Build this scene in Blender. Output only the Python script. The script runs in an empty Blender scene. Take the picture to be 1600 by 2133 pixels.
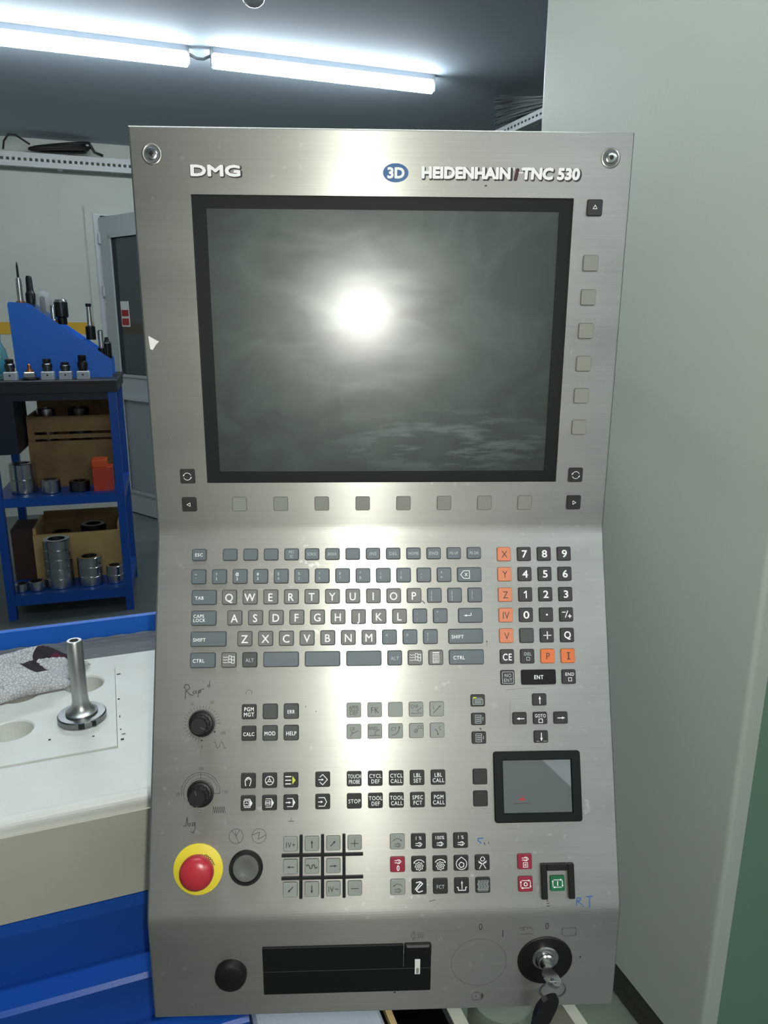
import bpy, bmesh, math, random
from mathutils import Vector, Matrix, Euler
random.seed(7)
PI = math.pi
scene = bpy.context.scene
COL = scene.collection

# ------------------------------------------------------------------ camera
F_PX, W_PX, H_PX = 1546.3, 1600.0, 2133.0
CAM_Z = 1.40
ROOM = math.radians(18.0)             # the operator panel is turned 18 deg against the room
YAW, PITCH, ROLL = 0.03843, 0.25355, -0.00435


def rz(v, a):
    return Vector((v[0]*math.cos(a) - v[1]*math.sin(a), v[0]*math.sin(a) + v[1]*math.cos(a), v[2]))


def cam_basis():
    cy, sy, cp, sp = math.cos(YAW), math.sin(YAW), math.cos(PITCH), math.sin(PITCH)
    fw = Vector((sy*cp, cy*cp, -sp)); r = Vector((cy, -sy, 0)); d = fw.cross(r)
    c, s = math.cos(ROLL), math.sin(ROLL)
    return rz(c*r + s*d, -ROOM), rz(-s*r + c*d, -ROOM), rz(fw, -ROOM)


CR, CD, CF = cam_basis()
cam_data = bpy.data.cameras.new('camera')
cam = bpy.data.objects.new('camera', cam_data); COL.objects.link(cam)
cam_data.sensor_fit = 'VERTICAL'; cam_data.sensor_height = 36.0; cam_data.sensor_width = 36.0
cam_data.lens = 36.0*F_PX/H_PX
cam_data.clip_start = 0.02; cam_data.clip_end = 60
M = Matrix((CR, -CD, -CF)).transposed().to_4x4()
M.translation = Vector((0, 0, CAM_Z))
cam.matrix_world = M
scene.camera = cam

# ------------------------------------------------------------------ world, flash, exposure
world = bpy.data.worlds.new('world'); scene.world = world
world.use_nodes = True
world.node_tree.nodes['Background'].inputs[0].default_value = (0.55, 0.6, 0.62, 1)
world.node_tree.nodes['Background'].inputs[1].default_value = 0.02
vs = scene.view_settings
vs.view_transform = 'Standard'; vs.look = 'None'; vs.gamma = 1.0; vs.use_curve_mapping = False
vs.exposure = 0.0
FLASH_W, TUBE_E = 14.0, 44.0
fl = bpy.data.lights.new('phone_flash', 'POINT')
fl.energy = FLASH_W; fl.shadow_soft_size = 0.006; fl.color = (1.0, 1.0, 0.93)
flo = bpy.data.objects.new('phone_flash', fl); COL.objects.link(flo)
flo.location = Vector((0, 0, CAM_Z)) + CR*0.014 - CD*0.012


# ------------------------------------------------------------------ materials
def srgb(r, g, b):
    f = lambda c: (c/255/12.92) if c/255 <= 0.04045 else ((c/255 + 0.055)/1.055)**2.4
    return (f(r), f(g), f(b), 1.0)


MATS = {}


def pbr(name, rgb, rough=0.5, metal=0.0, spec=0.5, emit=None, es=0.0, coat=0.0, trans=0.0, alpha=1.0,
        noise=None, bump=None, ior=1.5):
    """noise=(scale, amount, second rgb); bump=(scale, strength, distance)"""
    m = bpy.data.materials.new(name); m.use_nodes = True
    nt = m.node_tree; b = nt.nodes['Principled BSDF']
    b.inputs['Base Color'].default_value = srgb(*rgb)
    b.inputs['Roughness'].default_value = rough
    b.inputs['Metallic'].default_value = metal
    b.inputs['Specular IOR Level'].default_value = spec
    b.inputs['Coat Weight'].default_value = coat
    b.inputs['Transmission Weight'].default_value = trans
    b.inputs['Alpha'].default_value = alpha
    b.inputs['IOR'].default_value = ior
    if emit:
        b.inputs['Emission Color'].default_value = srgb(*emit)
        b.inputs['Emission Strength'].default_value = es
    if noise or bump:
        tc = nt.nodes.new('ShaderNodeTexCoord')
    if noise:
        n = nt.nodes.new('ShaderNodeTexNoise'); n.inputs['Scale'].default_value = noise[0]
        n.inputs['Detail'].default_value = 5
        nt.links.new(tc.outputs['Object'], n.inputs['Vector'])
        rp = nt.nodes.new('ShaderNodeValToRGB')
        rp.color_ramp.elements[0].position = 0.5 - noise[1]; rp.color_ramp.elements[0].color = srgb(*rgb)
        rp.color_ramp.elements[1].position = 0.5 + noise[1]; rp.color_ramp.elements[1].color = srgb(*noise[2])
        nt.links.new(n.outputs['Fac'], rp.inputs['Fac'])
        nt.links.new(rp.outputs['Color'], b.inputs['Base Color'])
    if bump:
        n2 = nt.nodes.new('ShaderNodeTexNoise'); n2.inputs['Scale'].default_value = bump[0]
        n2.inputs['Detail'].default_value = 3
        nt.links.new(tc.outputs['Object'], n2.inputs['Vector'])
        bp = nt.nodes.new('ShaderNodeBump'); bp.inputs['Strength'].default_value = bump[1]
        bp.inputs['Distance'].default_value = bump[2]
        nt.links.new(n2.outputs['Fac'], bp.inputs['Height'])
        nt.links.new(bp.outputs['Normal'], b.inputs['Normal'])
    MATS[name] = m
    return m


def brushed(name, rgb, rough, aniso, dirt):
    m = bpy.data.materials.new(name); m.use_nodes = True
    nt = m.node_tree; N = nt.nodes; Lk = nt.links.new; b = N['Principled BSDF']
    b.inputs['Metallic'].default_value = 1.0
    b.inputs['Anisotropic'].default_value = aniso
    tg = N.new('ShaderNodeCombineXYZ'); tg.inputs[2].default_value = 1.0       # highlight runs across the grain: vertical
    Lk(tg.outputs[0], b.inputs['Tangent'])
    tc = N.new('ShaderNodeTexCoord')
    mp = N.new('ShaderNodeMapping'); mp.inputs['Scale'].default_value = (6, 900, 900)
    Lk(tc.outputs['Object'], mp.inputs['Vector'])
    gr = N.new('ShaderNodeTexNoise'); gr.inputs['Scale'].default_value = 1.0; gr.inputs['Detail'].default_value = 4
    Lk(mp.outputs[0], gr.inputs['Vector'])
    big = N.new('ShaderNodeTexNoise'); big.inputs['Scale'].default_value = 9; big.inputs['Detail'].default_value = 6
    mp2 = N.new('ShaderNodeMapping'); mp2.inputs['Scale'].default_value = (0.6, 1, 1.6)
    Lk(tc.outputs['Object'], mp2.inputs['Vector']); Lk(mp2.outputs[0], big.inputs['Vector'])
    sp = N.new('ShaderNodeTexNoise'); sp.inputs['Scale'].default_value = 120; sp.inputs['Detail'].default_value = 2
    Lk(tc.outputs['Object'], sp.inputs['Vector'])
    r1 = N.new('ShaderNodeMapRange'); r1.inputs[1].default_value = 0.35; r1.inputs[2].default_value = 0.7
    r1.inputs[3].default_value = rough - 0.03; r1.inputs[4].default_value = rough + 0.06
    Lk(big.outputs['Fac'], r1.inputs[0]); Lk(r1.outputs[0], b.inputs['Roughness'])
    base = srgb(*rgb)
    mx = N.new('ShaderNodeMix'); mx.data_type = 'RGBA'
    mx.inputs['A'].default_value = base
    mx.inputs['B'].default_value = tuple(c*(1 - dirt) for c in base[:3]) + (1,)
    r2 = N.new('ShaderNodeMapRange'); r2.inputs[1].default_value = 0.42; r2.inputs[2].default_value = 0.75
    Lk(big.outputs['Fac'], r2.inputs[0]); Lk(r2.outputs[0], mx.inputs['Factor'])
    mx2 = N.new('ShaderNodeMix'); mx2.data_type = 'RGBA'; mx2.blend_type = 'MULTIPLY'
    mx2.inputs['Factor'].default_value = 0.22
    Lk(mx.outputs['Result'], mx2.inputs['A']); Lk(gr.outputs['Color'], mx2.inputs['B'])
    sr = N.new('ShaderNodeMapRange'); sr.inputs[1].default_value = 0.66; sr.inputs[2].default_value = 0.74; sr.inputs[4].default_value = 0.3
    Lk(sp.outputs['Fac'], sr.inputs[0])
    mk = N.new('ShaderNodeMapRange'); mk.inputs[1].default_value = 0.45; mk.inputs[2].default_value = 0.62
    Lk(big.outputs['Fac'], mk.inputs[0])
    mu = N.new('ShaderNodeMath'); mu.operation = 'MULTIPLY'; Lk(sr.outputs[0], mu.inputs[0]); Lk(mk.outputs[0], mu.inputs[1])
    mx3 = N.new('ShaderNodeMix'); mx3.data_type = 'RGBA'; mx3.inputs['B'].default_value = (0.9, 0.9, 0.86, 1)
    Lk(mu.outputs[0], mx3.inputs['Factor']); Lk(mx2.outputs['Result'], mx3.inputs['A']); mx2_ = mx2; mx2 = mx3
    gbw = N.new('ShaderNodeRGBToBW'); Lk(gr.outputs['Color'], gbw.inputs[0]); Lk(gbw.outputs[0], mx2_.inputs['B'])
    Lk(mx2.outputs['Result'], b.inputs['Base Color'])
    bp = N.new('ShaderNodeBump'); bp.inputs['Strength'].default_value = 0.06; bp.inputs['Distance'].default_value = 0.0004
    Lk(gr.outputs['Fac'], bp.inputs['Height']); Lk(bp.outputs[0], b.inputs['Normal'])
    b2 = N.new('ShaderNodeBsdfPrincipled'); b2.inputs['Metallic'].default_value = 1.0; b2.inputs['Roughness'].default_value = 0.58
    b2.inputs['Anisotropic'].default_value = 0.5
    Lk(tg.outputs[0], b2.inputs['Tangent']); Lk(mx2.outputs['Result'], b2.inputs['Base Color'])
    ms = N.new('ShaderNodeMixShader'); ms.inputs[0].default_value = 0.6
    out = N['Material Output']
    Lk(b.outputs[0], ms.inputs[1]); Lk(b2.outputs[0], ms.inputs[2]); Lk(ms.outputs[0], out.inputs['Surface'])
    MATS[name] = m
    return m


STEEL_RGB = (188, 187, 179)
brushed('brushed_steel', STEEL_RGB, 0.345, 0.9, 0.22)
pbr('wall_paint', (208, 213, 204), 0.85, noise=(3, 0.3, (200, 205, 195)))
pbr('ceiling_paint', (172, 186, 198), 0.8)
pbr('floor_paint', (112, 118, 117), 0.45, noise=(6, 0.3, (100, 106, 105)), bump=(300, 0.2, 0.002))
pbr('floor_shade_tone', (98, 106, 106), 0.5, noise=(9, 0.3, (88, 96, 96)))
pbr('yellow_paint', (214, 168, 40), 0.6)
pbr('pvc_white', (188, 196, 200), 0.4)
pbr('door_panel', (160, 168, 172), 0.5)
pbr('tube_light', (255, 255, 255), 0.5, emit=(236, 245, 250), es=TUBE_E)
pbr('lamp_body', (150, 156, 162), 0.5)
pbr('rail_zinc', (204, 208, 208), 0.5)
pbr('black_plastic', (19, 20, 19), 0.5, spec=0.4)
pbr('cable_black', (30, 31, 32), 0.55)
pbr('cable_grey', (120, 124, 126), 0.55)
pbr('green_grey_paint', (194, 200, 184), 0.38, bump=(160, 0.12, 0.0015))
pbr('green_paint', (118, 148, 124), 0.45, bump=(200, 0.12, 0.0015))
pbr('dark_trim', (60, 64, 52), 0.6)
pbr('cream_paint', (196, 194, 172), 0.5)
pbr('blue_paint', (20, 78, 168), 0.38, bump=(400, 0.15, 0.001))
pbr('blue_dark', (18, 34, 52), 0.5)
pbr('blue_bright', (34, 112, 214), 0.4)
pbr('table_black', (34, 37, 40), 0.5)
pbr('poly_white', (232, 234, 226), 0.4, noise=(14, 0.25, (222, 223, 212)))
pbr('poly_beige', (206, 203, 186), 0.6, noise=(7, 0.3, (186, 182, 162)))
pbr('mat_grey', (112, 116, 120), 0.7)
pbr('steel_bright', (200, 202, 202), 0.24, metal=1.0)
pbr('steel_dark', (92, 94, 96), 0.3, metal=1.0)
pbr('steel_satin', (190, 191, 188), 0.38, metal=1.0)
pbr('steel_flange', (140, 142, 142), 0.35, metal=1.0)
pbr('steel_black', (46, 48, 50), 0.35, metal=0.8)
pbr('bronze', (170, 110, 80), 0.4, metal=0.9)
pbr('wood', (148, 118, 76), 0.7, noise=(12, 0.25, (122, 94, 58)))
pbr('wood_light', (206, 176, 116), 0.7, noise=(12, 0.25, (190, 156, 98)))
pbr('cardboard_brown', (70, 48, 40), 0.8)
pbr('orange_plastic', (226, 92, 40), 0.45)
pbr('red_plastic_box', (200, 70, 44), 0.5)
pbr('clear_teal', (120, 180, 190), 0.15, trans=0.6)
pbr('teal_label', (40, 140, 165), 0.5)
pbr('red_paint', (170, 36, 44), 0.5)
pbr('paper_white', (232, 232, 226), 0.8)
pbr('bag_film', (170, 176, 178), 0.3, alpha=0.35)
pbr('grey_metal_paint', (176, 182, 186), 0.45, bump=(120, 0.5, 0.003))
pbr('container_green', (126, 134, 116), 0.4)
# panel materials
pbr('housing_grey', (92, 96, 94), 0.6)
pbr('bezel_black', (20, 26, 25), 0.55, spec=0.2)
pbr('key_gap_shade', (30, 33, 33), 0.6)  # dark outline that paints the gap shadow round each key
pbr('key_slate', (92, 101, 106), 0.5, noise=(60, 0.3, (84, 94, 98)))
pbr('key_grey', (110, 110, 104), 0.5, noise=(60, 0.3, (98, 100, 97)))
pbr('key_black', (38, 38, 36), 0.5)
pbr('key_gloss_black', (26, 27, 28), 0.2)
pbr('key_charcoal', (62, 66, 62), 0.5)
pbr('key_light', (142, 146, 138), 0.55)
pbr('key_soft', (132, 134, 124), 0.55)
pbr('key_orange', (212, 124, 84), 0.5)
pbr('key_deep_orange', (218, 112, 54), 0.5)
pbr('key_red', (142, 36, 54), 0.45)
pbr('key_green', (24, 104, 66), 0.45)
pbr('print_white', (240, 240, 236), 0.6)
pbr('print_faded', (176, 184, 184), 0.6)
pbr('print_black', (44, 42, 40), 0.6)
pbr('print_grey', (74, 74, 68), 0.6)
pbr('print_yellow', (206, 216, 60), 0.6)
pbr('print_red', (180, 40, 56), 0.6)
pbr('print_darkred', (64, 26, 28), 0.6)
pbr('ink_black', (50, 46, 44), 0.7)
pbr('ink_blue', (40, 96, 160), 0.7)
pbr('logo_blue', (52, 96, 146), 0.5)
pbr('estop_yellow', (226, 206, 52), 0.5)
pbr('estop_red', (176, 46, 56), 0.3)
pbr('lens_grey', (98, 100, 94), 0.25, coat=0.3)
pbr('pad_grey', (92, 98, 98), 0.4)
pbr('pad_pale', (126, 132, 134), 0.35)
pbr('chrome', (210, 210, 206), 0.2, metal=1.0)
pbr('rag', (214, 214, 214), 0.9)
pbr('rag_dark', (52, 46, 54), 0.9)
pbr('rag_wine', (96, 42, 58), 0.9)


def screen_material():
    m = bpy.data.materials.new('screen_glass'); m.use_nodes = True
    nt = m.node_tree; N = nt.nodes; Lk = nt.links.new; b = N['Principled BSDF']
    b.inputs['Base Color'].default_value = srgb(22, 28, 27)
    b.inputs['Specular IOR Level'].default_value = 0.6
    b.inputs['Coat Weight'].default_value = 0.6
    b.inputs['Coat Roughness'].default_value = 0.24
    b.inputs['Specular Tint'].default_value = (0.86, 1.0, 0.92, 1)
    tc = N.new('ShaderNodeTexCoord')
    mp = N.new('ShaderNodeMapping'); mp.inputs['Scale'].default_value = (9, 26, 9)
    mp.inputs['Rotation'].default_value = (0, 0, 0.12)
    Lk(tc.outputs['Object'], mp.inputs['Vector'])
    n = N.new('ShaderNodeTexNoise'); n.inputs['Scale'].default_value = 1.3; n.inputs['Detail'].default_value = 7
    n.inputs['Distortion'].default_value = 0.8
    Lk(mp.outputs[0], n.inputs['Vector'])
    r = N.new('ShaderNodeMapRange'); r.inputs[1].default_value = 0.32; r.inputs[2].default_value = 0.68
    r.inputs[3].default_value = 0.40; r.inputs[4].default_value = 0.52
    Lk(n.outputs['Fac'], r.inputs[0]); Lk(r.outputs[0], b.inputs['Roughness'])
    # dried wipe marks: a patchy film, densest in one smear near the lower edge
    mp2 = N.new('ShaderNodeMapping'); mp2.inputs['Scale'].default_value = (16, 90, 16); mp2.inputs['Rotation'].default_value = (0, 0, -0.10)
    Lk(tc.outputs['Object'], mp2.inputs['Vector'])
    n2 = N.new('ShaderNodeTexNoise'); n2.inputs['Scale'].default_value = 1.0; n2.inputs['Detail'].default_value = 8; n2.inputs['Roughness'].default_value = 0.65
    Lk(mp2.outputs[0], n2.inputs['Vector'])
    t2 = N.new('ShaderNodeMapRange'); t2.inputs[1].default_value = 0.47; t2.inputs[2].default_value = 0.58
    Lk(n2.outputs['Fac'], t2.inputs[0])
    mp3 = N.new('ShaderNodeMapping'); mp3.inputs['Location'].default_value = (-0.55, -2.55, 0); mp3.inputs['Scale'].default_value = (9, 30, 0)
    Lk(tc.outputs['Object'], mp3.inputs['Vector'])
    ln = N.new('ShaderNodeVectorMath'); ln.operation = 'LENGTH'; Lk(mp3.outputs[0], ln.inputs[0])
    zn = N.new('ShaderNodeMapRange'); zn.inputs[1].default_value = 0.4; zn.inputs[2].default_value = 1.1; zn.inputs[3].default_value = 1.0; zn.inputs[4].default_value = 0.0
    Lk(ln.outputs['Value'], zn.inputs[0])
    n3 = N.new('ShaderNodeTexNoise'); n3.inputs['Scale'].default_value = 16; n3.inputs['Detail'].default_value = 6; n3.inputs['Distortion'].default_value = 1.2
    Lk(tc.outputs['Object'], n3.inputs['Vector'])
    t3 = N.new('ShaderNodeMapRange'); t3.inputs[1].default_value = 0.42; t3.inputs[2].default_value = 0.66; t3.inputs[4].default_value = 0.28
    Lk(n3.outputs['Fac'], t3.inputs[0])
    mu = N.new('ShaderNodeMath'); mu.operation = 'MULTIPLY'; Lk(t2.outputs[0], mu.inputs[0]); Lk(zn.outputs[0], mu.inputs[1])
    mxx = N.new('ShaderNodeMath'); mxx.operation = 'MAXIMUM'; Lk(mu.outputs[0], mxx.inputs[0]); Lk(t3.outputs[0], mxx.inputs[1])
    mc_ = N.new('ShaderNodeMix'); mc_.data_type = 'RGBA'; mc_.inputs['A'].default_value = srgb(18, 24, 23); mc_.inputs['B'].default_value = srgb(74, 82, 79)
    Lk(mxx.outputs[0], mc_.inputs['Factor']); Lk(mc_.outputs['Result'], b.inputs['Base Color'])
    MATS['screen_glass'] = m


screen_material()


def rag_material():
    m = MATS['rag']; nt = m.node_tree; N = nt.nodes; Lk = nt.links.new; b = N['Principled BSDF']
    tc = N.new('ShaderNodeTexCoord')
    v = N.new('ShaderNodeTexVoronoi'); v.inputs['Scale'].default_value = 230
    v.feature = 'DISTANCE_TO_EDGE'
    Lk(tc.outputs['Object'], v.inputs['Vector'])
    rp = N.new('ShaderNodeValToRGB')
    rp.color_ramp.elements[0].position = 0.04; rp.color_ramp.elements[0].color = srgb(172, 172, 176)
    rp.color_ramp.elements[1].position = 0.14; rp.color_ramp.elements[1].color = srgb(216, 216, 216)
    Lk(v.outputs['Distance'], rp.inputs['Fac']); Lk(rp.outputs['Color'], b.inputs['Base Color'])


rag_material()


def floor_material():
    m = MATS['floor_paint']


# ------------------------------------------------------------------ mesh builder
class MB:
    def __init__(s):
        s.v = []; s.f = []; s.m = []; s.sm = []

    def add(s, verts, faces, mi=0, smooth=False):
        o = len(s.v); s.v += [tuple(p) for p in verts]
        for f in faces:
            s.f.append([o + i for i in f]); s.m.append(mi); s.sm.append(smooth)
        return s

    def box(s, x0, x1, y0, y1, z0, z1, mi=0):
        v = [(x, y, z) for z in (z0, z1) for y in (y0, y1) for x in (x0, x1)]
        return s.add(v, [(0, 2, 3, 1), (4, 5, 7, 6), (0, 1, 5, 4), (2, 6, 7, 3), (0, 4, 6, 2), (1, 3, 7, 5)], mi)

    def bbox(s, x0, x1, y0, y1, z0, z1, c=0.003, mi=0):
        """box with chamfered vertical and top edges"""
        def ring(i, z):
            a, b_, d, e = x0 + i, x1 - i, y0 + i, y1 - i
            return [(a + c, d, z), (b_ - c, d, z), (b_, d + c, z), (b_, e - c, z), (b_ - c, e, z), (a + c, e, z), (a, e - c, z), (a, d + c, z)]
        v = ring(0, z0) + ring(0, z1 - c) + ring(c, z1)
        f = [tuple(reversed(range(8))), tuple(range(16, 24))]
        for k in (0, 8):
            for i in range(8):
                j = (i + 1) % 8; f.append((k + i, k + j, k + 8 + j, k + 8 + i))
        return s.add(v, f, mi)

    def prism(s, poly, z0, z1, mi=0, axis='z', smooth=False):
        """extrude polygon; axis z: poly in xy; axis x: poly in yz along x; axis y: poly in xz along y"""
        n = len(poly)
        def mk(p, t):
            return (p[0], p[1], t) if axis == 'z' else ((t, p[0], p[1]) if axis == 'x' else (p[0], t, p[1]))
        v = [mk(p, z0) for p in poly] + [mk(p, z1) for p in poly]
        f = [tuple(range(n)), tuple(range(2*n - 1, n - 1, -1))]
        for i in range(n):
            j = (i + 1) % n; f.append((i, i + n, j + n, j))
        return s.add(v, f, mi, smooth)

    def lathe(s, prof, n=24, c=(0, 0, 0), mi=0, smooth=True, mis=None):
        """profile [(r,z)...] from bottom to top around z"""
        v = []; f = []
        for r, z in prof:
            for i in range(n):
                a = 2*PI*i/n; v.append((c[0] + r*math.cos(a), c[1] + r*math.sin(a), c[2] + z))
        k = len(prof)
        for q in range(k - 1):
            fs = []
            for i in range(n):
                j = (i + 1) % n; fs.append((q*n + i, q*n + j, (q + 1)*n + j, (q + 1)*n + i))
            f.append((fs, mis[q] if mis else mi))
        o = len(s.v); s.v += v
        for fs, m_ in f:
            for t in fs:
                s.f.append([o + i for i in t]); s.m.append(m_); s.sm.append(smooth)
        if prof[0][0] > 1e-6:
            s.f.append([o + i for i in reversed(range(n))]); s.m.append(mis[0] if mis else mi); s.sm.append(False)
        if prof[-1][0] > 1e-6:
            s.f.append([o + (k - 1)*n + i for i in range(n)]); s.m.append(mis[-1] if mis else mi); s.sm.append(False)
        return s

    def tube(s, pts, r, n=8, closed=False, mi=0):
        P = [Vector(p) for p in pts]; v = []; f = []; k = len(P)
        up = Vector((0.13, 0.21, 0.97)).normalized()
        for i, p in enumerate(P):
            a = P[(i - 1) % k] if (closed or i > 0) else P[i]; b_ = P[(i + 1) % k] if (closed or i < k - 1) else P[i]
            t = (b_ - a).normalized(); x = t.cross(up)
            if x.length < 1e-4: x = t.cross(Vector((1, 0, 0)))
            x.normalize(); y = x.cross(t)
            rr = r[i] if isinstance(r, (list, tuple)) else r
            for j in range(n):
                q = 2*PI*j/n; v.append(p + x*math.cos(q)*rr + y*math.sin(q)*rr)
        for i in range(k if closed else k - 1):
            i2 = (i + 1) % k
            for j in range(n):
                j2 = (j + 1) % n; f.append((i*n + j, i*n + j2, i2*n + j2, i2*n + j))
        s.add(v, f, mi, True)
        if not closed:
            s.add(v[:n], [tuple(range(n))], mi); s.add(v[-n:], [tuple(reversed(range(n)))], mi)
        return s

    def mesh(s, name, mats):
        me = bpy.data.meshes.new(name); me.from_pydata([tuple(p) for p in s.v], [], s.f)
        for m in mats: me.materials.append(MATS[m])
        me.polygons.foreach_set('material_index', s.m); me.polygons.foreach_set('use_smooth', s.sm)
        me.update()
        if any(s.sm): me.set_sharp_from_angle(angle=math.radians(38))
        return me

    def build(s, name, mats, parent=None, loc=(0, 0, 0), rot=(0, 0, 0), fix=True):
        if isinstance(mats, str): mats = [mats]
        me = s.mesh(name, mats)
        if fix:
            bm = bmesh.new(); bm.from_mesh(me); bmesh.ops.recalc_face_normals(bm, faces=bm.faces); bm.to_mesh(me); bm.free()
        return put(name, me, parent, loc, rot)


def put(name, me, parent=None, loc=(0, 0, 0), rot=(0, 0, 0)):
    o = bpy.data.objects.new(name, me); COL.objects.link(o)
    o.parent = parent; o.location = loc; o.rotation_euler = rot
    return o


def empty(name, loc=(0, 0, 0), rotz=0.0):
    o = bpy.data.objects.new(name, None); COL.objects.link(o); o.location = loc; o.rotation_euler = (0, 0, rotz)
    o.empty_display_size = 0.05
    return o


def tag(o, label, cat, group=None, kind=None):
    o['label'] = label; o['category'] = cat
    if group: o['group'] = group
    if kind: o['kind'] = kind
    return o


def struct(o, label=None):
    o['kind'] = 'structure'
    if label: o['label'] = label
    return o


def copy_tree(o, parent=None):
    c = o.copy(); COL.objects.link(c)
    if parent is not None: c.parent = parent
    for ch in list(o.children):
        copy_tree(ch, c)
    return c


# ------------------------------------------------------------------ the room
XL, XR, YB, YF, ZC = -3.0, 4.2, 5.84, -3.2, 2.55
T = 0.12
struct(MB().box(XL - T, XR + T, YF - T, YB + T, -T, 0).build('floor', 'floor_paint'), 'grey painted workshop floor')
struct(MB().box(XL - T, XR + T, YF - T, YB + T, ZC, ZC + T).build('ceiling', 'ceiling_paint'), 'plain grey ceiling')
DX0, DX1, DZ = 0.02, 0.92, 2.10          # doorway
wb = MB().box(XL, DX0, YB, YB + T, 0, ZC).box(DX1, XR, YB, YB + T, 0, ZC).box(DX0, DX1, YB, YB + T, DZ, ZC)
struct(wb.build('wall_back', 'wall_paint'), 'off-white painted wall behind the rack')
struct(MB().box(XL - T, XL, YF, YB, 0, ZC).build('wall_left', 'wall_paint'))
struct(MB().box(XR, XR + T, YF, YB, 0, ZC).build('wall_right', 'wall_paint'))
struct(MB().box(XL, XR, YF - T, YF, 0, ZC).build('wall_front', 'wall_paint'))
struct(MB().box(XL, XR + T, YB + T + 0.7, YB + T + 0.75, 0, ZC).build('wall_beyond', 'wall_paint'))
struct(MB().box(XL, DX0 - 0.085, YB - 0.004, YB + 0.001, 1.292, 1.372).build('trim_1', 'yellow_paint'), 'yellow painted stripe along the wall')
struct(MB().box(-1.6, 2.2, 1.9, 4.85, 0.0, 0.004).build('floor_shade_sheet', 'floor_shade_tone'), 'floor shade painted as a darker grey sheet')  # thin sheet that paints the shade on this stretch of floor
# door frame and open leaf
dr = empty('door_1', (DX0 + 0.02, YB, 0)); struct(dr, 'white door standing open in its white frame')
fr = MB()
for x0, x1 in ((-0.045, 0.0), (0.90, 0.98)):
    fr.box(x0, x1, -0.036, 0.12, 0.0, 2.085)
fr.box(-0.045, 0.98, -0.036, 0.12, 2.0855, 2.10)
fr.build('door_frame', 'pvc_white', dr)
MB().box(-0.10, -0.0455, -0.022, -0.0005, 0.0, 2.15).box(-0.045, 0.98, -0.022, -0.0005, 2.101, 2.15).build('casing', 'wall_paint', dr)
leaf_az = math.radians(-60)
lf = MB()
LW = 0.86
lf.box(0, 0.11, -0.025, 0.025, 0.01, 2.07).box(LW - 0.11, LW, -0.025, 0.025, 0.01, 2.07)
lf.box(0.11, LW - 0.11, -0.025, 0.025, 1.95, 2.07).box(0.11, LW - 0.11, -0.025, 0.025, 0.01, 0.16).box(0.11, LW - 0.11, -0.025, 0.025, 0.86, 1.0)
lfo = lf.build('door_leaf', 'pvc_white', dr, (0.01, -0.05, 0), (0, 0, leaf_az))
bd = MB()
for z0, z1 in ((0.16, 0.86), (1.0, 1.95)):
    for x0, x1 in ((0.11, 0.135), (LW - 0.135, LW - 0.11)):
        bd.box(x0, x1, -0.034, -0.0255, z0, z1)
    bd.box(0.11, LW - 0.11, -0.034, -0.0255, z0, z0 + 0.02).box(0.11, LW - 0.11, -0.034, -0.0255, z1 - 0.02, z1)
bd.build('glazing_bead', 'pvc_white', lfo)
MB().box(0.112, LW - 0.112, -0.012, 0.012, 0.162, 0.858).build('lower_panel', 'door_panel', lfo)
pbr('door_glass', (70, 78, 82), 0.15, spec=0.5)
MB().box(0.112, LW - 0.112, -0.008, 0.008, 1.002, 1.948).build('glass_pane', 'door_glass', lfo)
st = MB().box(0.0, 0.10, -0.002, 0.0, 0, 0.17, 0).box(0.008, 0.092, -0.003, -0.002, 0.01, 0.055, 1).box(0.008, 0.092, -0.003, -0.002, 0.07, 0.112, 1)
st.build('sticker', ['paper_white', 'red_paint'], lfo, (0.165, -0.0085, 1.345))['label'] = 'red and white sticker on the glass'
hg = MB()
for z in (0.35, 1.55, 1.9): hg.lathe([(0.009, 0), (0.009, 0.07)], 8, (0, -0.03, z))
hg.build('hinge', 'pvc_white', lfo)


# slotted rails
def slotted_rail(name, length):
    """an L-section rail along +x with two rows of slots; mounting face in the xz plane"""
    b = MB(); p = 0.034; n = int(length/p); h = 0.085; t = 0.003; d = 0.04
    for face in (0, 1):
        for i in range(n):
            x0 = i*p; x1 = x0 + p; a, c = x0 + 0.008, x1 - 0.008
            lo, hi = ((0.0, h) if face == 0 else (0.0, d)); m0, m1 = (lo + hi)/2 - 0.009, (lo + hi)/2 + 0.009
            cells = [(x0, x1, lo, m0), (x0, x1, m1, hi), (x0, a, m0, m1), (c, x1, m0, m1)]
            for (u0, u1, w0, w1) in cells:
                if face == 0: b.add([(u0, -d, w0), (u1, -d, w0), (u1, -d, w1), (u0, -d, w1)], [(0, 1, 2, 3)])
                else: b.add([(u0, -w0, 0), (u1, -w0, 0), (u1, -w1, 0), (u0, -w1, 0)], [(0, 1, 2, 3)])
    return b


r1 = empty('cable_rail', (-1.9, YB - 0.10, 2.352)); slotted_rail('rail', 3.4).build('slotted_profile', 'rail_zinc', r1)
bk = MB()
for x in (0.2, 1.7, 3.2): bk.box(x, x + 0.03, -0.036, 0.10, 0.004, 0.03)
bk.build('bracket', 'rail_zinc', r1)
tag(r1, 'perforated grey metal cable rail high on the wall above the door', 'rail')
r2 = empty('cable_rail', (2.04, 2.2, 2.312), PI/2); slotted_rail('rail', 3.3).build('slotted_profile', 'rail_zinc', r2)
for yy, nm in ((2.4, 'near'), (5.3, 'far')):
    tag(MB().lathe([(0.005, 0), (0.005, ZC - 2.3605)], 8).build('hanger_rod', 'rail_zinc', None, (2.035, yy, 2.3602)), 'thin rod holding the %s end of the hung cable rail' % nm, 'rod')
r2.children[0].scale = (1, -1, 0.53)
tag(r2, 'perforated metal cable rail hung from the ceiling beside the machine column', 'rail')


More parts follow.
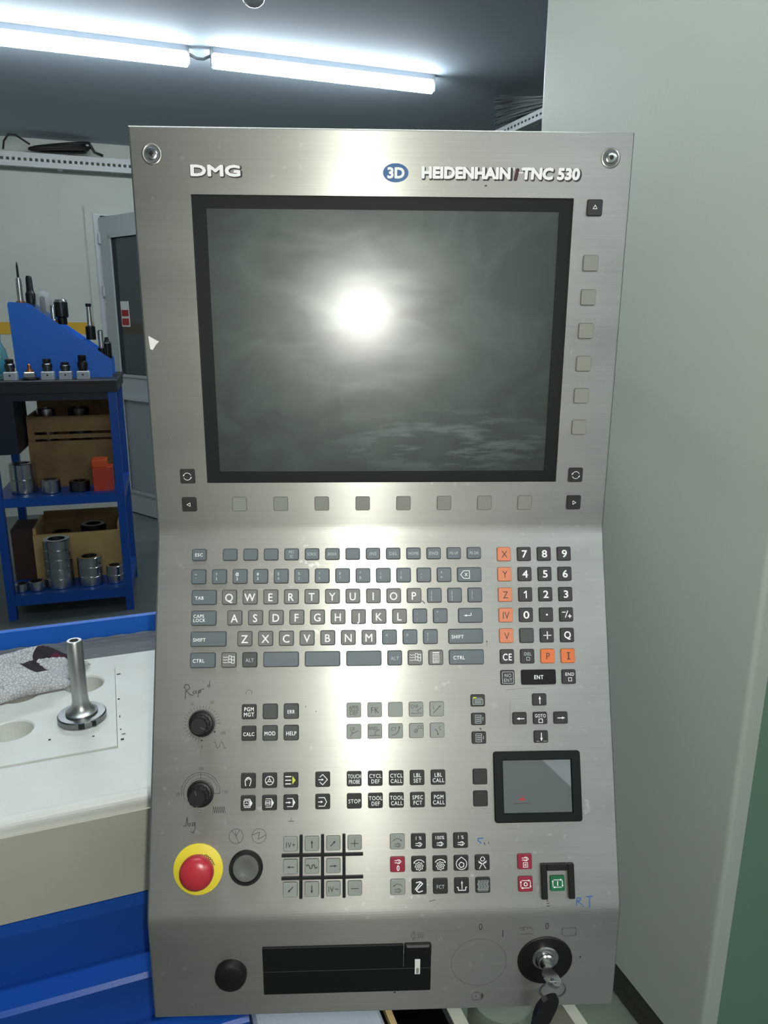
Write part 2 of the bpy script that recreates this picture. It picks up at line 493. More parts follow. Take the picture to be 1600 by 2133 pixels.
def coil(name, mat, label, loc, rotz, a, b_, loops, r, tail, zz=0.05):
    pts = []
    n = 26
    for k in range(loops*n + 1):
        q = 2*PI*k/n; w = 1 + 0.10*math.sin(q*0.37 + loops)
        pts.append((a*w*math.cos(q), b_*w*math.sin(q) + 0.006*math.sin(q*1.7), r + 0.008 + zz*(0.5 + 0.5*math.cos(q))*(0.25 + 0.75*k/(loops*n)) + 0.004*k/n))
    pts += tail
    return tag(MB().tube(pts, r, 6).build(name, mat, None, loc, (0, 0, rotz)), label, 'cable')


coil('cable_coil', 'cable_black', 'coiled black cable lying on the rail above the door', (-0.17, YB - 0.125, 2.438), 0, 0.17, 0.042, 4, 0.009,
     [(0.21, 0.0, 0.03), (0.24, 0.0, 0.02), (0.26, -0.01, 0.012)])
tl = MB().tube([(-0.42, 0, 0.01), (-0.41, 0, 0.06), (-0.38, 0, 0.10), (-0.34, 0, 0.10), (-0.26, 0, 0.05)], 0.006, 6)
o_ = tl.build('loose_end', 'cable_black', bpy.data.objects['cable_coil'], (0.08, 0, 0))
coil('cable_coil', 'cable_grey', 'thick bundle of grey cable on the rail beside the machine column', (2.062, 3.62, 2.360), PI/2, 0.27, 0.030, 11, 0.0045, [], 0.13)


# lamps
def tube_lamp(x0, x1, y, label, grp):
    t = empty('tube_lamp', ((x0 + x1)/2, y, ZC)); L_ = (x1 - x0)/2
    MB().box(-L_, L_, -0.022, 0.022, -0.024, 0.0).build('lamp_body', 'lamp_body', t)
    prof = [(0.028*math.cos(a), -0.0525 + 0.028*math.sin(a)) for a in [2*PI*k/14 for k in range(14)]]
    MB().prism(prof, -L_, L_, axis='x').build('diffuser', 'tube_light', t)
    for s_ in (-1, 1):
        MB().box(min(s_*(L_ + 0.0005), s_*(L_ + 0.010)), max(s_*(L_ + 0.0005), s_*(L_ + 0.010)), -0.018, 0.018, -0.075, 0).build('end_cap', 'lamp_body', t)
    tag(t, label, 'lamp', grp)
    return t


tube_lamp(-0.76, 0.44, 3.72, 'lit white tube lamp on the ceiling over the steel rack', None)
tube_lamp(0.55, 1.60, 3.70, 'lit white tube lamp on the ceiling behind the top of the control panel', None)
cn = MB().tube([(0.45, 3.715, ZC - 0.03), (0.48, 3.71, ZC - 0.045), (0.51, 3.71, ZC - 0.045), (0.54, 3.705, ZC - 0.03)], 0.006, 6)
tag(cn.build('connector_cable', 'cable_grey'), 'short grey connector cable between the two tube lamps', 'cable')
tube_lamp(-0.45, 0.75, 0.80, 'lit tube lamp on the ceiling over the control panel and machine column', None)
tube_lamp(0.10, 1.30, -1.6, 'added unseen tube lamp behind the camera, brightening the control panel', None)  # added out of view to brighten the right side of the steel
tube_lamp(1.40, 2.60, -1.6, 'second added unseen tube lamp, farther right behind the camera', None)  # another unseen lamp put in for more light on the steel
# ceiling dome
dm = empty('ceiling_dome', (0.605, 3.03, ZC))
MB().lathe([(0.05, -0.014), (0.056, -0.008), (0.056, 0)], 24).build('base_ring', 'lamp_body', dm)
pbr('dome_plastic', (170, 176, 178), 0.12, coat=0.5)
MB().lathe([(0.0, -0.062), (0.018, -0.058), (0.034, -0.047), (0.044, -0.032), (0.047, -0.0145)], 24).build('dome', 'dome_plastic', dm)
tag(dm, 'small glossy dome fixed to the ceiling near the tube lamps', 'dome')

# ------------------------------------------------------------------ machine column on the right
mc = empty('machine_column', (0.80, 1.0, 0)); tag(mc, 'tall pale grey-green machine column with a greener front door', 'machine')
prof = [(0.010 - 0.010*math.sin(PI/2*k/6), 0.327 + 0.010*math.cos(PI/2*k/6)) for k in range(7)] + [(0.0, -0.290)]
for k in range(7):
    a = PI/2*k/6; prof.append((0.008 - 0.008*math.cos(a), -0.290 - 0.008*math.sin(a)))
prof += [(0.030, -0.298), (0.030, -0.270), (0.9, -0.270), (0.9, 0.337)]
MB().prism(prof, 0.238, 2.25, smooth=False).build('side_panel', 'green_grey_paint', mc)
MB().box(0.032, 0.9, -0.292, -0.271, 0.10, 2.2).build('front_door', 'green_paint', mc)
MB().box(0.006, 0.88, -0.24, 0.33, 0.200, 0.2375).box(0.012, 0.88, -0.24, 0.33, 0.158, 0.1995).build('plinth_strip', 'dark_trim', mc)
MB().box(-0.34, 0.9, -0.23, 0.42, 0.0, 0.155).build('base', 'container_green', mc)
MB().box(-0.345, -0.322, -0.2, 0.40, 0.1555, 0.26).build('base_rail', 'cream_paint', mc)
MB().box(-0.155, -0.135, -0.2, 0.40, 0.1555, 0.26).build('base_rail', 'cream_paint', mc)
# small things under the panel
gb = MB().bbox(0.135, 0.335, 0.80, 1.22, 0.0, 0.30, 0.006)
tag(gb.build('metal_box', 'grey_metal_paint'), 'pale grey hammered metal box on the floor under the panel', 'box')
cr_ = empty('black_crate', (0.395, 1.0, 0))
b = MB().box(-0.05, 0.05, -0.2, 0.2, 0.0, 0.02).box(-0.05, -0.044, -0.2, 0.2, 0.02, 0.28).box(0.044, 0.05, -0.2, 0.2, 0.02, 0.28).box(-0.044, 0.044, -0.2, -0.194, 0.02, 0.28).box(-0.044, 0.044, 0.194, 0.2, 0.02, 0.28)
b.build('crate_body', 'black_plastic', cr_)
MB().box(-0.0505, -0.040, -0.2, 0.2, 0.2805, 0.292).build('wooden_edge', 'wood_light', cr_)
tag(cr_, 'narrow black open crate with a wooden edge under the panel', 'crate')
can = MB().lathe([(0.058, 0), (0.06, 0.01), (0.06, 0.10), (0.055, 0.112), (0.052, 0.106), (0.0, 0.104)], 24)
tag(can.build('round_container', 'container_green', None, (0.555, 0.90, 0.1555)), 'round grey-green container between the two cream rails', 'container')
cb = MB().tube([(0.52, 1.3, 0.17), (0.50, 1.15, 0.172), (0.495, 1.02, 0.18), (0.54, 0.99, 0.18), (0.58, 1.05, 0.18), (0.60, 1.3, 0.17)], 0.006, 6)
tag(cb.build('machine_cable', 'cable_black'), 'black cable lying behind the round container', 'cable')


# ------------------------------------------------------------------ blue trolley, white block
TZ, TY = 0.85, 0.827
tr = empty('tool_trolley', (-0.33, 1.1, 0)); tag(tr, 'blue sheet-metal tool trolley carrying the white plastic block', 'trolley')


def tl_prof(pts, x0, x1, name, mat):
    return MB().prism([(y - 1.1, z) for y, z in pts], x0 + 0.33, x1 + 0.33, axis='x').build(name, mat, tr)


XT0, XT1 = -0.75, 0.10
tl_prof([(TY - 0.006, 0.700), (TY - 0.004, 0.715), (TY + 0.02, 0.715), (1.30, 0.715), (1.30, 0.627), (TY, 0.627)], XT0, XT1, 'top_drawer', 'blue_paint')
tl_prof([(0.79, 0.584), (0.787, 0.622), (0.792, 0.6265), (1.30, 0.6265), (1.30, 0.584)], XT0, XT1, 'ledge', 'blue_paint')
tl_prof([(0.795, 0.555), (0.795, 0.5835), (1.30, 0.5835), (1.30, 0.555)], XT0, XT1, 'second_drawer', 'blue_paint')
tl_prof([(0.752, 0.515), (0.750, 0.550), (0.755, 0.5545), (1.30, 0.5545), (1.30, 0.515)], XT0, XT1 + 0.0, 'ledge', 'blue_paint')
for k in range(3):
    z1 = 0.513 - k*0.155
    tl_prof([(0.762, z1 - 0.15), (0.758, z1 - 0.004), (0.764, z1), (1.30, z1), (1.30, z1 - 0.15)], XT0, XT1, 'drawer', 'blue_paint')
MB().box(XT0 + 0.33, XT1 + 0.33, 1.301 - 1.1, 1.315 - 1.1, 0.05, 0.70).build('back_panel', 'blue_paint', tr)
MB().box(XT0 + 0.33, XT1 + 0.33, 1.2385 - 1.1, 1.3635 - 1.1, 0.7155, 0.829).build('rear_bin', 'blue_paint', tr)
MB().bbox(XT0 + 0.33, XT1 + 0.33, 1.3655 - 1.1, 1.3755 - 1.1, 0.70, 0.866, 0.002).build('rear_lip', 'blue_bright', tr)
for x in (XT0 + 0.06, XT1 - 0.06):
    for y in (0.83, 1.24):
        MB().lathe([(0.012, 0), (0.02, 0.004), (0.02, 0.045), (0.01, 0.049)], 12, (x + 0.33, y - 1.1, 0)).build('foot', 'black_plastic', tr)

# ribbed mat: wavy ridges
mt = MB(); nx, ny = 90, 48
vv = []
for j in range(ny + 1):
    for i in range(nx + 1):
        x = -0.75 + 0.83*i/nx; y = 1.2395 + 0.122*j/ny
        ph = y*2*PI/0.016
        bumpx = 0.5 + 0.5*math.cos(x*2*PI/0.042 + (PI if int(y/0.016) % 2 else 0))
        vv.append((x, y, 0.832 + 0.004*(0.5 + 0.5*math.sin(ph))*(0.35 + 0.65*bumpx)))
ff = [(j*(nx + 1) + i, j*(nx + 1) + i + 1, (j + 1)*(nx + 1) + i + 1, (j + 1)*(nx + 1) + i) for j in range(ny) for i in range(nx)]
mt.add(vv, ff, 0, True).box(-0.75, 0.08, 1.2395, 1.3615, 0.8295, 0.8315)
tag(mt.build('ribbed_mat', 'mat_grey', fix=False), 'grey mat with wavy ridges behind the white block', 'mat')

# white block: body, beige-grey front, raised plate with bored holes
blk = empty('tool_block', (-0.33, 1.0, 0.7155)); tag(blk, 'large white plastic block with bored holes on the blue trolley', 'block')
ox, oy, oz = -0.33, 1.0, 0.7155
bb = MB(); r_ = 0.012
prf = [(TY + 0.004, oz), (TY, oz + 0.004), (TY, TZ - r_)]
for k in range(1, 7):
    a = PI/2*k/6; prf.append((TY + r_ - r_*math.cos(a), TZ - r_ + r_*math.sin(a)))
prf += [(1.236, TZ), (1.236, oz)]
# body leaves room under the plate for the bores
PX0, PX1, PY0, PY1 = -0.745, -0.028, 0.94, 1.185
def body_piece(x0, x1):
    bb.prism([(y - oy, z - oz) for y, z in prf], x0 - ox, x1 - ox, axis='x')
body_piece(PX1, 0.075)
bb.prism([(y - oy, z - oz) for y, z in prf[:-2] + [(PY0, TZ), (PY0, oz)]], -0.75 - ox, PX1 - ox, axis='x')
bb.box(-0.75 - ox, PX1 - ox, PY1 - oy, 1.236 - oy, 0, TZ - oz)
bb.box(-0.75 - ox, PX1 - ox, PY0 - oy, PY1 - oy, 0, TZ - oz - 0.05)
bb.build('block_body', 'poly_white', blk)
MB().box(-0.75 - ox, 0.075 - ox, TY - 0.0035 - oy, TY - 0.0005 - oy, 0.001, TZ - oz - 0.020).build('front_board', 'poly_beige', blk)
pl = MB(); PZ = TZ + 0.0025 - oz
hx = [-0.0735 - 0.091*k for k in range(7)]; hy = [1.030, 1.139]
yb = [PY0 + 0.002, 1.0845, PY1 - 0.002]
for xi, hx_ in enumerate(hx):
    for yi, hy_ in enumerate(hy):
        x0, x1 = hx_ - 0.0455, hx_ + 0.0455
        y0, y1 = yb[yi], yb[yi + 1]
        n = 32; R = 0.0275; outer = []
        for i in range(n):
            a = 2*PI*i/n; dx, dy = math.cos(a), math.sin(a)
            t = min(((x1 - hx_)/dx if dx > 1e-9 else (x0 - hx_)/dx if dx < -1e-9 else 9e9), ((y1 - hy_)/dy if dy > 1e-9 else (y0 - hy_)/dy if dy < -1e-9 else 9e9))
            outer.append((hx_ + dx*t - ox, hy_ + dy*t - oy, PZ))
        rim = [(hx_ + (R + 0.002)*math.cos(2*PI*i/n) - ox, hy_ + (R + 0.002)*math.sin(2*PI*i/n) - oy, PZ) for i in range(n)]
        inn = [(hx_ + R*math.cos(2*PI*i/n) - ox, hy_ + R*math.sin(2*PI*i/n) - oy, PZ - 0.002) for i in range(n)]
        bot = [(p[0], p[1], PZ - 0.045) for p in inn]
        v = outer + rim + inn + bot
        f = []
        for k in range(3):
            f += [(k*n + i, k*n + (i + 1) % n, (k + 1)*n + (i + 1) % n, (k + 1)*n + i) for i in range(n)]
        pl.add(v, f, 0, False); pl.add(bot, [tuple(range(n))], 0)
        # corner fill triangles of the square cell
        for cx_, cy_ in ((x0, y0), (x1, y0), (x1, y1), (x0, y1)):
            cc = (cx_ - ox, cy_ - oy, PZ)
            near = sorted(range(n), key=lambda i: (outer[i][0] - cc[0])**2 + (outer[i][1] - cc[1])**2)[:2]
            pl.add([cc, outer[near[0]], outer[near[1]]], [(0, 1, 2)], 0)
xr = hx[0] + 0.0455 - 0.0005; xl = hx[-1] - 0.0455
for (x0, x1, y0, y1) in ((xl, xr, PY0 + 0.0015, PY0 + 0.002), (xl, xr, PY1 - 0.002, PY1 - 0.0015), (xr, xr + 0.0005, PY0 + 0.002, PY1 - 0.002)):
    pl.box(x0 - ox, x1 - ox, y0 - oy, y1 - oy, PZ - 0.02, PZ)
pl.build('bored_plate', 'poly_white', blk, fix=False)
gm = MB()      # dark groove line round the plate with dirt specks
for (x, y, w, h) in ((-0.0245, 1.02, 0.0012, 0.006), (-0.0243, 0.985, 0.0016, 0.003), (-0.0225, 0.972, 0.005, 0.0012), (-0.024, 0.957, 0.004, 0.004), (-0.026, 1.075, 0.003, 0.003), (-0.026, 1.16, 0.006, 0.003), (-0.115, 0.985, 0.003, 0.003), (-0.06, 0.975, 0.003, 0.002)):
    gm.box(x - ox, x + w - ox, y - oy, y + h - oy, TZ - oz + 0.0002, TZ - oz + 0.0006 + (0.0025 if x < -0.029 else 0))
gm.build('dirt_speck', 'ink_black', blk)

# arbor standing in the block
ab = empty('flanged_arbor', (-0.0735, 1.030, TZ + 0.0027)); tag(ab, 'bright steel tube with a round flange standing on the white block', 'arbor')
MB().lathe([(0.024, -0.02), (0.024, 0.0), (0.0315, 0.0005), (0.0325, 0.002), (0.0325, 0.0085), (0.031, 0.010), (0.0225, 0.0105)], 40).build('flange', 'steel_flange', ab)
MB().lathe([(0.0215, 0.0108), (0.0215, 0.013), (0.018, 0.0150), (0.0135, 0.020), (0.0112, 0.028), (0.0108, 0.036), (0.0104, 0.118), (0.0095, 0.1195), (0.006, 0.1195), (0.006, 0.09)], 32).build('tube', 'steel_satin', ab)
nt_ = MB()
for a in (-2.2, -1.0): nt_.box(-0.004, 0.004, -0.0332, -0.0300, 0.0015, 0.0095) if a < -2 else nt_.box(0.012, 0.019, -0.0295, -0.0255, 0.0015, 0.0095)
nt_.build('notch', 'steel_black', ab)

# crumpled rag
rg = MB(); nx, ny = 70, 56
def hgt(u, v):
    e = max(0.0, 1 - (abs(u*2 - 1))**3)*max(0.0, 1 - (abs(v*2 - 1))**3)
    w = 1 - abs(math.sin(5.5*u + 2.6*math.sin(3.2*v) + 0.9)); w2 = 1 - abs(math.sin(7*v - 8*u + 0.7 + 1.5*math.sin(4*u)))
    return 0.003 + 0.066*e**0.5*(0.40 + 0.34*w + 0.30*w2)
vv = []
for j in range(ny + 1):
    for i in range(nx + 1):
        u, v = i/nx, j/ny
        wob = 0.012*math.sin(9*v + 1) + 0.006*math.sin(23*v)
        x = -0.40 + 0.285*u + wob*u + 0.055*u*v + 0.012*math.sin(6*v)
        y = 1.075 + 0.135*v - 0.018*math.sin(PI*u*1.6)*(1 - v) + 0.035*u*(1 - v)
        vv.append((x, y, TZ + 0.0027 + hgt(u, v)))
ff = []; mi = []
for j in range(ny):
    for i in range(nx):
        u, v = (i + 0.5)/nx, (j + 0.5)/ny
        m_ = 0
        if 0.80 < u < 0.97 and 0.62 < v < 0.97: m_ = 1
        if 0.86 < u < 0.93 and 0.70 < v < 0.86: m_ = 2
        if 0.74 < u < 0.90 and 0.30 < v < 0.52 + 0.06*math.sin(40*u): m_ = 1
        rg.add([vv[j*(nx + 1) + i], vv[j*(nx + 1) + i + 1], vv[(j + 1)*(nx + 1) + i + 1], vv[(j + 1)*(nx + 1) + i]], [(0, 1, 2, 3)], m_, True)
me = rg.mesh('cleaning_rag', ['rag', 'rag_dark', 'rag_wine'])
bm = bmesh.new(); bm.from_mesh(me); bmesh.ops.remove_doubles(bm, verts=bm.verts, dist=1e-5)
bmesh.ops.solidify(bm, geom=bm.faces[:], thickness=0.0012)
bm.to_mesh(me); bm.free()
tag(put('cleaning_rag', me), 'crumpled white patterned rag with dark print on the white block', 'rag')

# ------------------------------------------------------------------ blue rack by the wall
RA = math.radians(-4.0); RO = Vector((0.012, 3.675, 0))


def RK(x, y, z):
    return RO + rz((x, y, z), RA)


rk = empty('steel_rack', RO, RA); tag(rk, 'blue steel rack with a dark top and two open shelves', 'rack')
RW, RD = 0.53, 0.50
for x in (-RW, 0.0):
    for y in (0.0, RD):
        MB().box(x - 0.018, x + 0.018, y - 0.018, y + 0.018, 0, 1.0735).build('post', 'blue_paint', rk)
MB().bbox(-RW - 0.03, 0.03, -0.03, RD + 0.03, 1.116, 1.130, 0.003).box(-RW - 0.025, 0.025, -0.025, RD + 0.025, 1.074, 1.1155).build('table_top', 'table_black', rk)
for z0, z1 in ((0.556, 0.600), (0.076, 0.126)):
    MB().box(-RW + 0.0185, -0.0185, -0.018, 0.018, z0, z1).box(-RW + 0.0185, -0.0185, RD - 0.018, RD + 0.018, z0, z1).box(-RW + 0.0185, -0.0185, 0.0185, RD - 0.0185, z1 - 0.012, z1).box(
        -RW - 0.018, -RW + 0.018, 0.0185, RD - 0.0185, z0, z1).box(-0.018, 0.018, 0.0185, RD - 0.0185, z0, z1).build('shelf', 'blue_paint', rk)
MB().box(-RW + 0.0185, -0.42, -0.012, 0.3, 0.80, 1.0735).build('drawer_unit', 'blue_dark', rk)
MB().box(-RW + 0.0185, -0.0185, -0.016, -0.002, 1.040, 1.0735).build('top_rail', 'blue_dark', rk)


# wooden crates
def crate1():
    t = empty('wooden_crate', RK(-0.215, 0.33, 0.6005), RA)
    w, d, h = 0.195, 0.145, 0.345
    def bd_(n, *a): MB().box(*a).build(n, 'wood', t)
    bd_('front_board', -w, w, -d, -d + 0.016, 0.0, 0.225)
    bd_('front_board', -w + 0.03, w, -d + 0.006, -d + 0.018, 0.236, 0.256)
    bd_('front_board', -w + 0.03, w, -d + 0.004, -d + 0.018, 0.270, h)
    bd_('corner_post', -w, -w + 0.03, -d + 0.0165, -d + 0.045, 0, h)
    bd_('side_board', -w, -w + 0.014, -d + 0.046, d, 0, h)
    bd_('side_board', w - 0.014, w, -d + 0.019, d, 0, h + 0.09)
    bd_('back_board', -w + 0.0145, w - 0.0145, d - 0.014, d, 0, h + 0.09)
    bd_('bottom_board', -w + 0.031, w - 0.0145, -d + 0.019, d - 0.0145, 0, 0.012)
    tag(t, 'wooden crate with slots in its front on the middle shelf of the rack', 'crate')


def crate2():
    t = empty('wooden_crate', RK(-0.235, 0.34, 0.1265), RA)
    w, d, h = 0.205, 0.15, 0.235
    def bd_(n, m, *a): MB().box(*a).build(n, m, t)
    bd_('front_board', 'wood_light', -w, w, -d, -d + 0.015, 0.0, h)
    bd_('side_board', 'wood_light', -w, -w + 0.015, -d + 0.0155, d, 0, h + 0.03)
    bd_('side_board', 'wood_light', w - 0.015, w, -d + 0.0155, d, 0, h + 0.03)
    bd_('back_board', 'wood', -w + 0.0155, w - 0.0155, d - 0.015, d, 0, h + 0.05)
    bd_('bottom_board', 'wood', -w + 0.0155, w - 0.0155, -d + 0.0155, d - 0.0155, 0, 0.012)
    tag(t, 'open pale wooden box on the bottom shelf of the rack', 'crate')


crate1(); crate2()


# steel rings, each a thing of its own
def ring_mesh(R, h, mat, rin=None):
    rin = rin or R*0.62; c = 0.003
    prof = [(rin, 0.001), (R - c, 0.0), (R, c), (R, h - c), (R - c, h), (rin, h), (rin, h*0.5), (rin, 0.001)]
    b = MB()
    n = 28; v = []; f = []
    for r, z in prof[:-1]:
        for i in range(n): v.append((r*math.cos(2*PI*i/n), r*math.sin(2*PI*i/n), z))
    k = len(prof) - 1
    for q in range(k):
        q2 = (q + 1) % k
        for i in range(n):
            j = (i + 1) % n; f.append((q*n + i, q*n + j, q2*n + j, q2*n + i))
    b.add(v, f, 0, False)
    me = b.mesh('steel_ring', [mat])
    bm = bmesh.new(); bm.from_mesh(me); bmesh.ops.recalc_face_normals(bm, faces=bm.faces)
    for fc in bm.faces: fc.smooth = abs(fc.normal.z) < 0.3
    bm.to_mesh(me); bm.free()
    me.set_sharp_from_angle(angle=math.radians(30))
    return me


RING = {}


def ring(R, h, x, y, z, label, group=None, mat='steel_bright', name='steel_ring'):
    k = (R, h, mat)
    if k not in RING: RING[k] = ring_mesh(R, h, mat)
    o = put(name, RING[k], None, RK(x, y, z), (0, 0, RA))
    return tag(o, label, 'ring', group)


S2, S1 = 0.1265, 0.6005
ordn = ['lowest', 'second', 'third', 'fourth', 'topmost']
for k in range(5):
    ring(0.063, 0.048, -0.318, 0.085, S2 + k*0.0485, 'bright steel ring, %s%s in the tallest stack on the bottom shelf' % (ordn[k], '' if k in (0, 4) else ' from below'))
for k, nm in enumerate(('lowest', 'middle', 'topmost')):
    ring(0.058, 0.047, -0.178, 0.085, S2 + k*0.0475, 'steel ring, %s of three, in front of the dark ring stack' % nm)
for k, nm in enumerate(('lower', 'upper')):
    ring(0.040, 0.044, -0.064, 0.075, S2 + k*0.0445, 'smaller steel ring, %s of two beside the rack post' % nm)
for k, nm in enumerate(('lowest', 'second', 'third', 'topmost')):
    ring(0.060, 0.060, -0.165, 0.285, S2 + 0.0125 + k*0.0605, 'dark steel ring, %s of four, stacked inside the pale wooden box' % nm, mat='steel_black')
ring(0.028, 0.040, -0.489, 0.050, S2, 'small steel ring at the foot of the rack post on the bottom shelf')
ring(0.038, 0.045, -0.420, 0.060, S2, 'low steel ring next to the tallest ring stack on the bottom shelf')
ring(0.045, 0.060, -0.335, 0.40, S2 + 0.0125, 'dark steel ring, lower of two, at the back of the pale wooden box', mat='steel_black')
ring(0.045, 0.120, -0.335, 0.40, S2 + 0.0735, 'dark steel ring, upper of two, at the back of the pale wooden box', mat='steel_black')
ring(0.058, 0.065, -0.435, 0.11, S1, 'large steel cylinder, lower of two, on the middle shelf')
ring(0.058, 0.075, -0.435, 0.11, S1 + 0.0655, 'large steel cylinder, upper of two, on the middle shelf')
ring(0.044, 0.065, -0.313, 0.07, S1, 'short steel ring standing alone on the middle shelf')
ring(0.046, 0.048, -0.187, 0.08, S1, 'dark-topped steel ring beside the orange box on the middle shelf', mat='steel_dark')
for k, (x, R) in enumerate(((-0.335, 0.043), (-0.185, 0.05))):
    for j, nm in enumerate(('lower', 'upper')):
        ring(R, 0.19 if j == 0 else 0.17, x, 0.31, S1 + 0.0125 + j*0.1905, ('%s bright steel sleeve at the drawer side of the slotted crate' if k == 0 else '%s dark steel sleeve in the middle of the slotted crate') % nm,
             mat='steel_bright' if k == 0 else 'steel_dark', name='steel_sleeve')
# orange box, brown box
ob = empty('orange_box', RK(-0.085, 0.08, S1), RA)
MB().bbox(-0.038, 0.052, -0.04, 0.05, 0, 0.115, 0.004).build('box_body', 'red_plastic_box', ob)
MB().bbox(-0.038, 0.030, -0.04, 0.05, 0.1155, 0.150, 0.004).build('lid', 'orange_plastic', ob)
tag(ob, 'orange plastic box with a bright lid on the middle shelf', 'box')
tag(MB().bbox(-0.05, 0.05, -0.1, 0.1, 0, 0.26, 0.002).build('cardboard_box', 'cardboard_brown', None, RK(-0.45 - 0.045, 0.33, S2), (0, 0, RA)), 'dark brown box beside the pale wooden box', 'box')

# sloped tool holder on top of the rack
TT = 1.1305
wh = empty('tool_stand', RK(-0.2, 0.14, TT), RA); tag(wh, 'bright blue wedge-shaped tool stand on top of the rack', 'stand')
poly = [(-0.215, 0.0), (0.200, 0.0), (0.200, 0.082), (-0.135, 0.335), (-0.215, 0.340), (-0.222, 0.330)]
MB().prism(poly, 0.0, 0.006, axis='y').build('side_plate', 'blue_bright', wh)
MB().prism(poly, 0.24, 0.246, axis='y').build('side_plate', 'blue_bright', wh)
steps = [(-0.21, -0.135, 0.325), (-0.125, -0.035, 0.235), (-0.03, 0.065, 0.165), (0.07, 0.190, 0.075)]
for x0, x1, z in steps:
    MB().box(x0, x1, 0.0065, 0.2395, z, z + 0.006).build('shelf_plate', 'blue_paint', wh)


def tool(prof, mats, mis, x, y, z, label, tip=None, name='tool_holder'):
    t = empty(name, RK(x, y, z), RA)
    MB().lathe(prof, 20, mis=mis).build('holder_body', mats, t)
    if tip: MB().lathe(tip[0], 12).build('cutter', tip[1], t)
    tag(t, label, 'tool')
    return t


sb = TT + 0.0065
tool([(0.020, 0), (0.020, 0.012), (0.013, 0.014), (0.013, 0.09), (0.011, 0.112), (0.006, 0.116)], ['steel_bright', 'bronze'], [1, 1, 0, 0, 0], -0.372, 0.19, sb + 0.325,
     'slim bright tool holder with a drill on the top step of the stand', ([(0.005, 0.1165), (0.005, 0.165), (0.001, 0.185)], 'steel_black'))
tool([(0.022, 0), (0.022, 0.05), (0.016, 0.06), (0.014, 0.12), (0.010, 0.13)], ['steel_black', 'steel_dark'], [0, 1, 0, 0], -0.345, 0.30, sb + 0.325, 'dark tapered tool holder at the back of the top step')
tool([(0.026, 0), (0.026, 0.02), (0.014, 0.03), (0.012, 0.125), (0.005, 0.13)], ['steel_black'], None, -0.30, 0.33, sb + 0.235, 'long black tool holder standing behind the clear bag')
tool([(0.022, 0), (0.022, 0.03), (0.030, 0.035), (0.030, 0.10), (0.024, 0.112), (0.0, 0.114)], ['steel_black', 'steel_bright'], [0, 0, 0, 1, 0], -0.205, 0.20, sb + 0.235, 'bulky black milling head on the second step of the stand')
tool([(0.018, 0), (0.018, 0.02), (0.011, 0.024), (0.011, 0.08), (0.008, 0.086)], ['steel_bright', 'bronze'], [1, 0, 0, 0], -0.238, 0.17, sb + 0.235, 'small bright holder with a bronze foot beside the black milling head')
tool([(0.022, 0), (0.022, 0.06), (0.012, 0.066), (0.010, 0.15), (0.013, 0.152), (0.013, 0.165)], ['steel_black', 'steel_bright'], [0, 0, 1, 1, 0], -0.085, 0.20, sb + 0.118, 'tall holder with a bright neck above a black body on the stand').location.z = RK(0, 0, sb + 0.165).z
tool([(0.018, 0), (0.018, 0.05), (0.012, 0.055), (0.012, 0.13), (0.006, 0.135)], ['steel_bright', 'steel_black'], [1, 1, 0, 1], -0.042, 0.19, sb + 0.075, 'bright straight holder on the lowest step of the stand')
tool([(0.020, 0), (0.020, 0.07), (0.012, 0.08), (0.008, 0.10)], ['steel_black'], None, -0.022, 0.27, sb + 0.075, 'short black holder behind the bright one on the lowest step')
bag = MB().lathe([(0.032, 0.0), (0.038, 0.02), (0.040, 0.09), (0.030, 0.135), (0.012, 0.15)], 14)
tag(bag.build('plastic_bag', 'bag_film', None, RK(-0.282, 0.24, sb + 0.2355), (0, 0, RA)), 'clear crumpled plastic bag on the tool stand', 'bag')


# small fixtures along the front edge of the rack top
def fixture(x, kind, label):
    t = empty('clamping_block', RK(x, 0.045, TT), RA)
    if kind == 'low':
        MB().lathe([(0.036, 0), (0.038, 0.004), (0.036, 0.009), (0.02, 0.011)], 24).build('base_disc', 'steel_dark', t)
        MB().bbox(-0.024, 0.024, -0.02, 0.02, 0.0115, 0.034, 0.003).build('block', 'steel_bright', t)
        MB().lathe([(0.018, 0.0345), (0.016, 0.044), (0.009, 0.046), (0.007, 0.066), (0.003, 0.07)], 16).build('clamp_head', 'bronze', t)
    else:
        MB().bbox(-0.027, 0.027, -0.025, 0.025, 0.0, 0.036, 0.003).build('block', 'pvc_white', t)
        MB().lathe([(0.004, -0.0255), (0.004, -0.0245)], 10).build('bore', 'black_plastic', t, (0, 0.0, 0.018), (PI/2, 0, 0)).location = (0, -0.0505, 0.020)
        hh = {'tall': 0.05, 'mid': 0.035, 'short': 0.02}[kind]
        MB().lathe([(0.019, 0.0365), (0.019, 0.05), (0.022, 0.053), (0.022, 0.053 + hh*0.4), (0.016, 0.056 + hh*0.5), (0.018, 0.057 + hh*0.6), (0.018, 0.056 + hh), (0.008, 0.058 + hh)], 20).build('collet_head', 'steel_dark' if kind != 'tall' else 'steel_black', t)
    return tag(t, label, 'clamp')


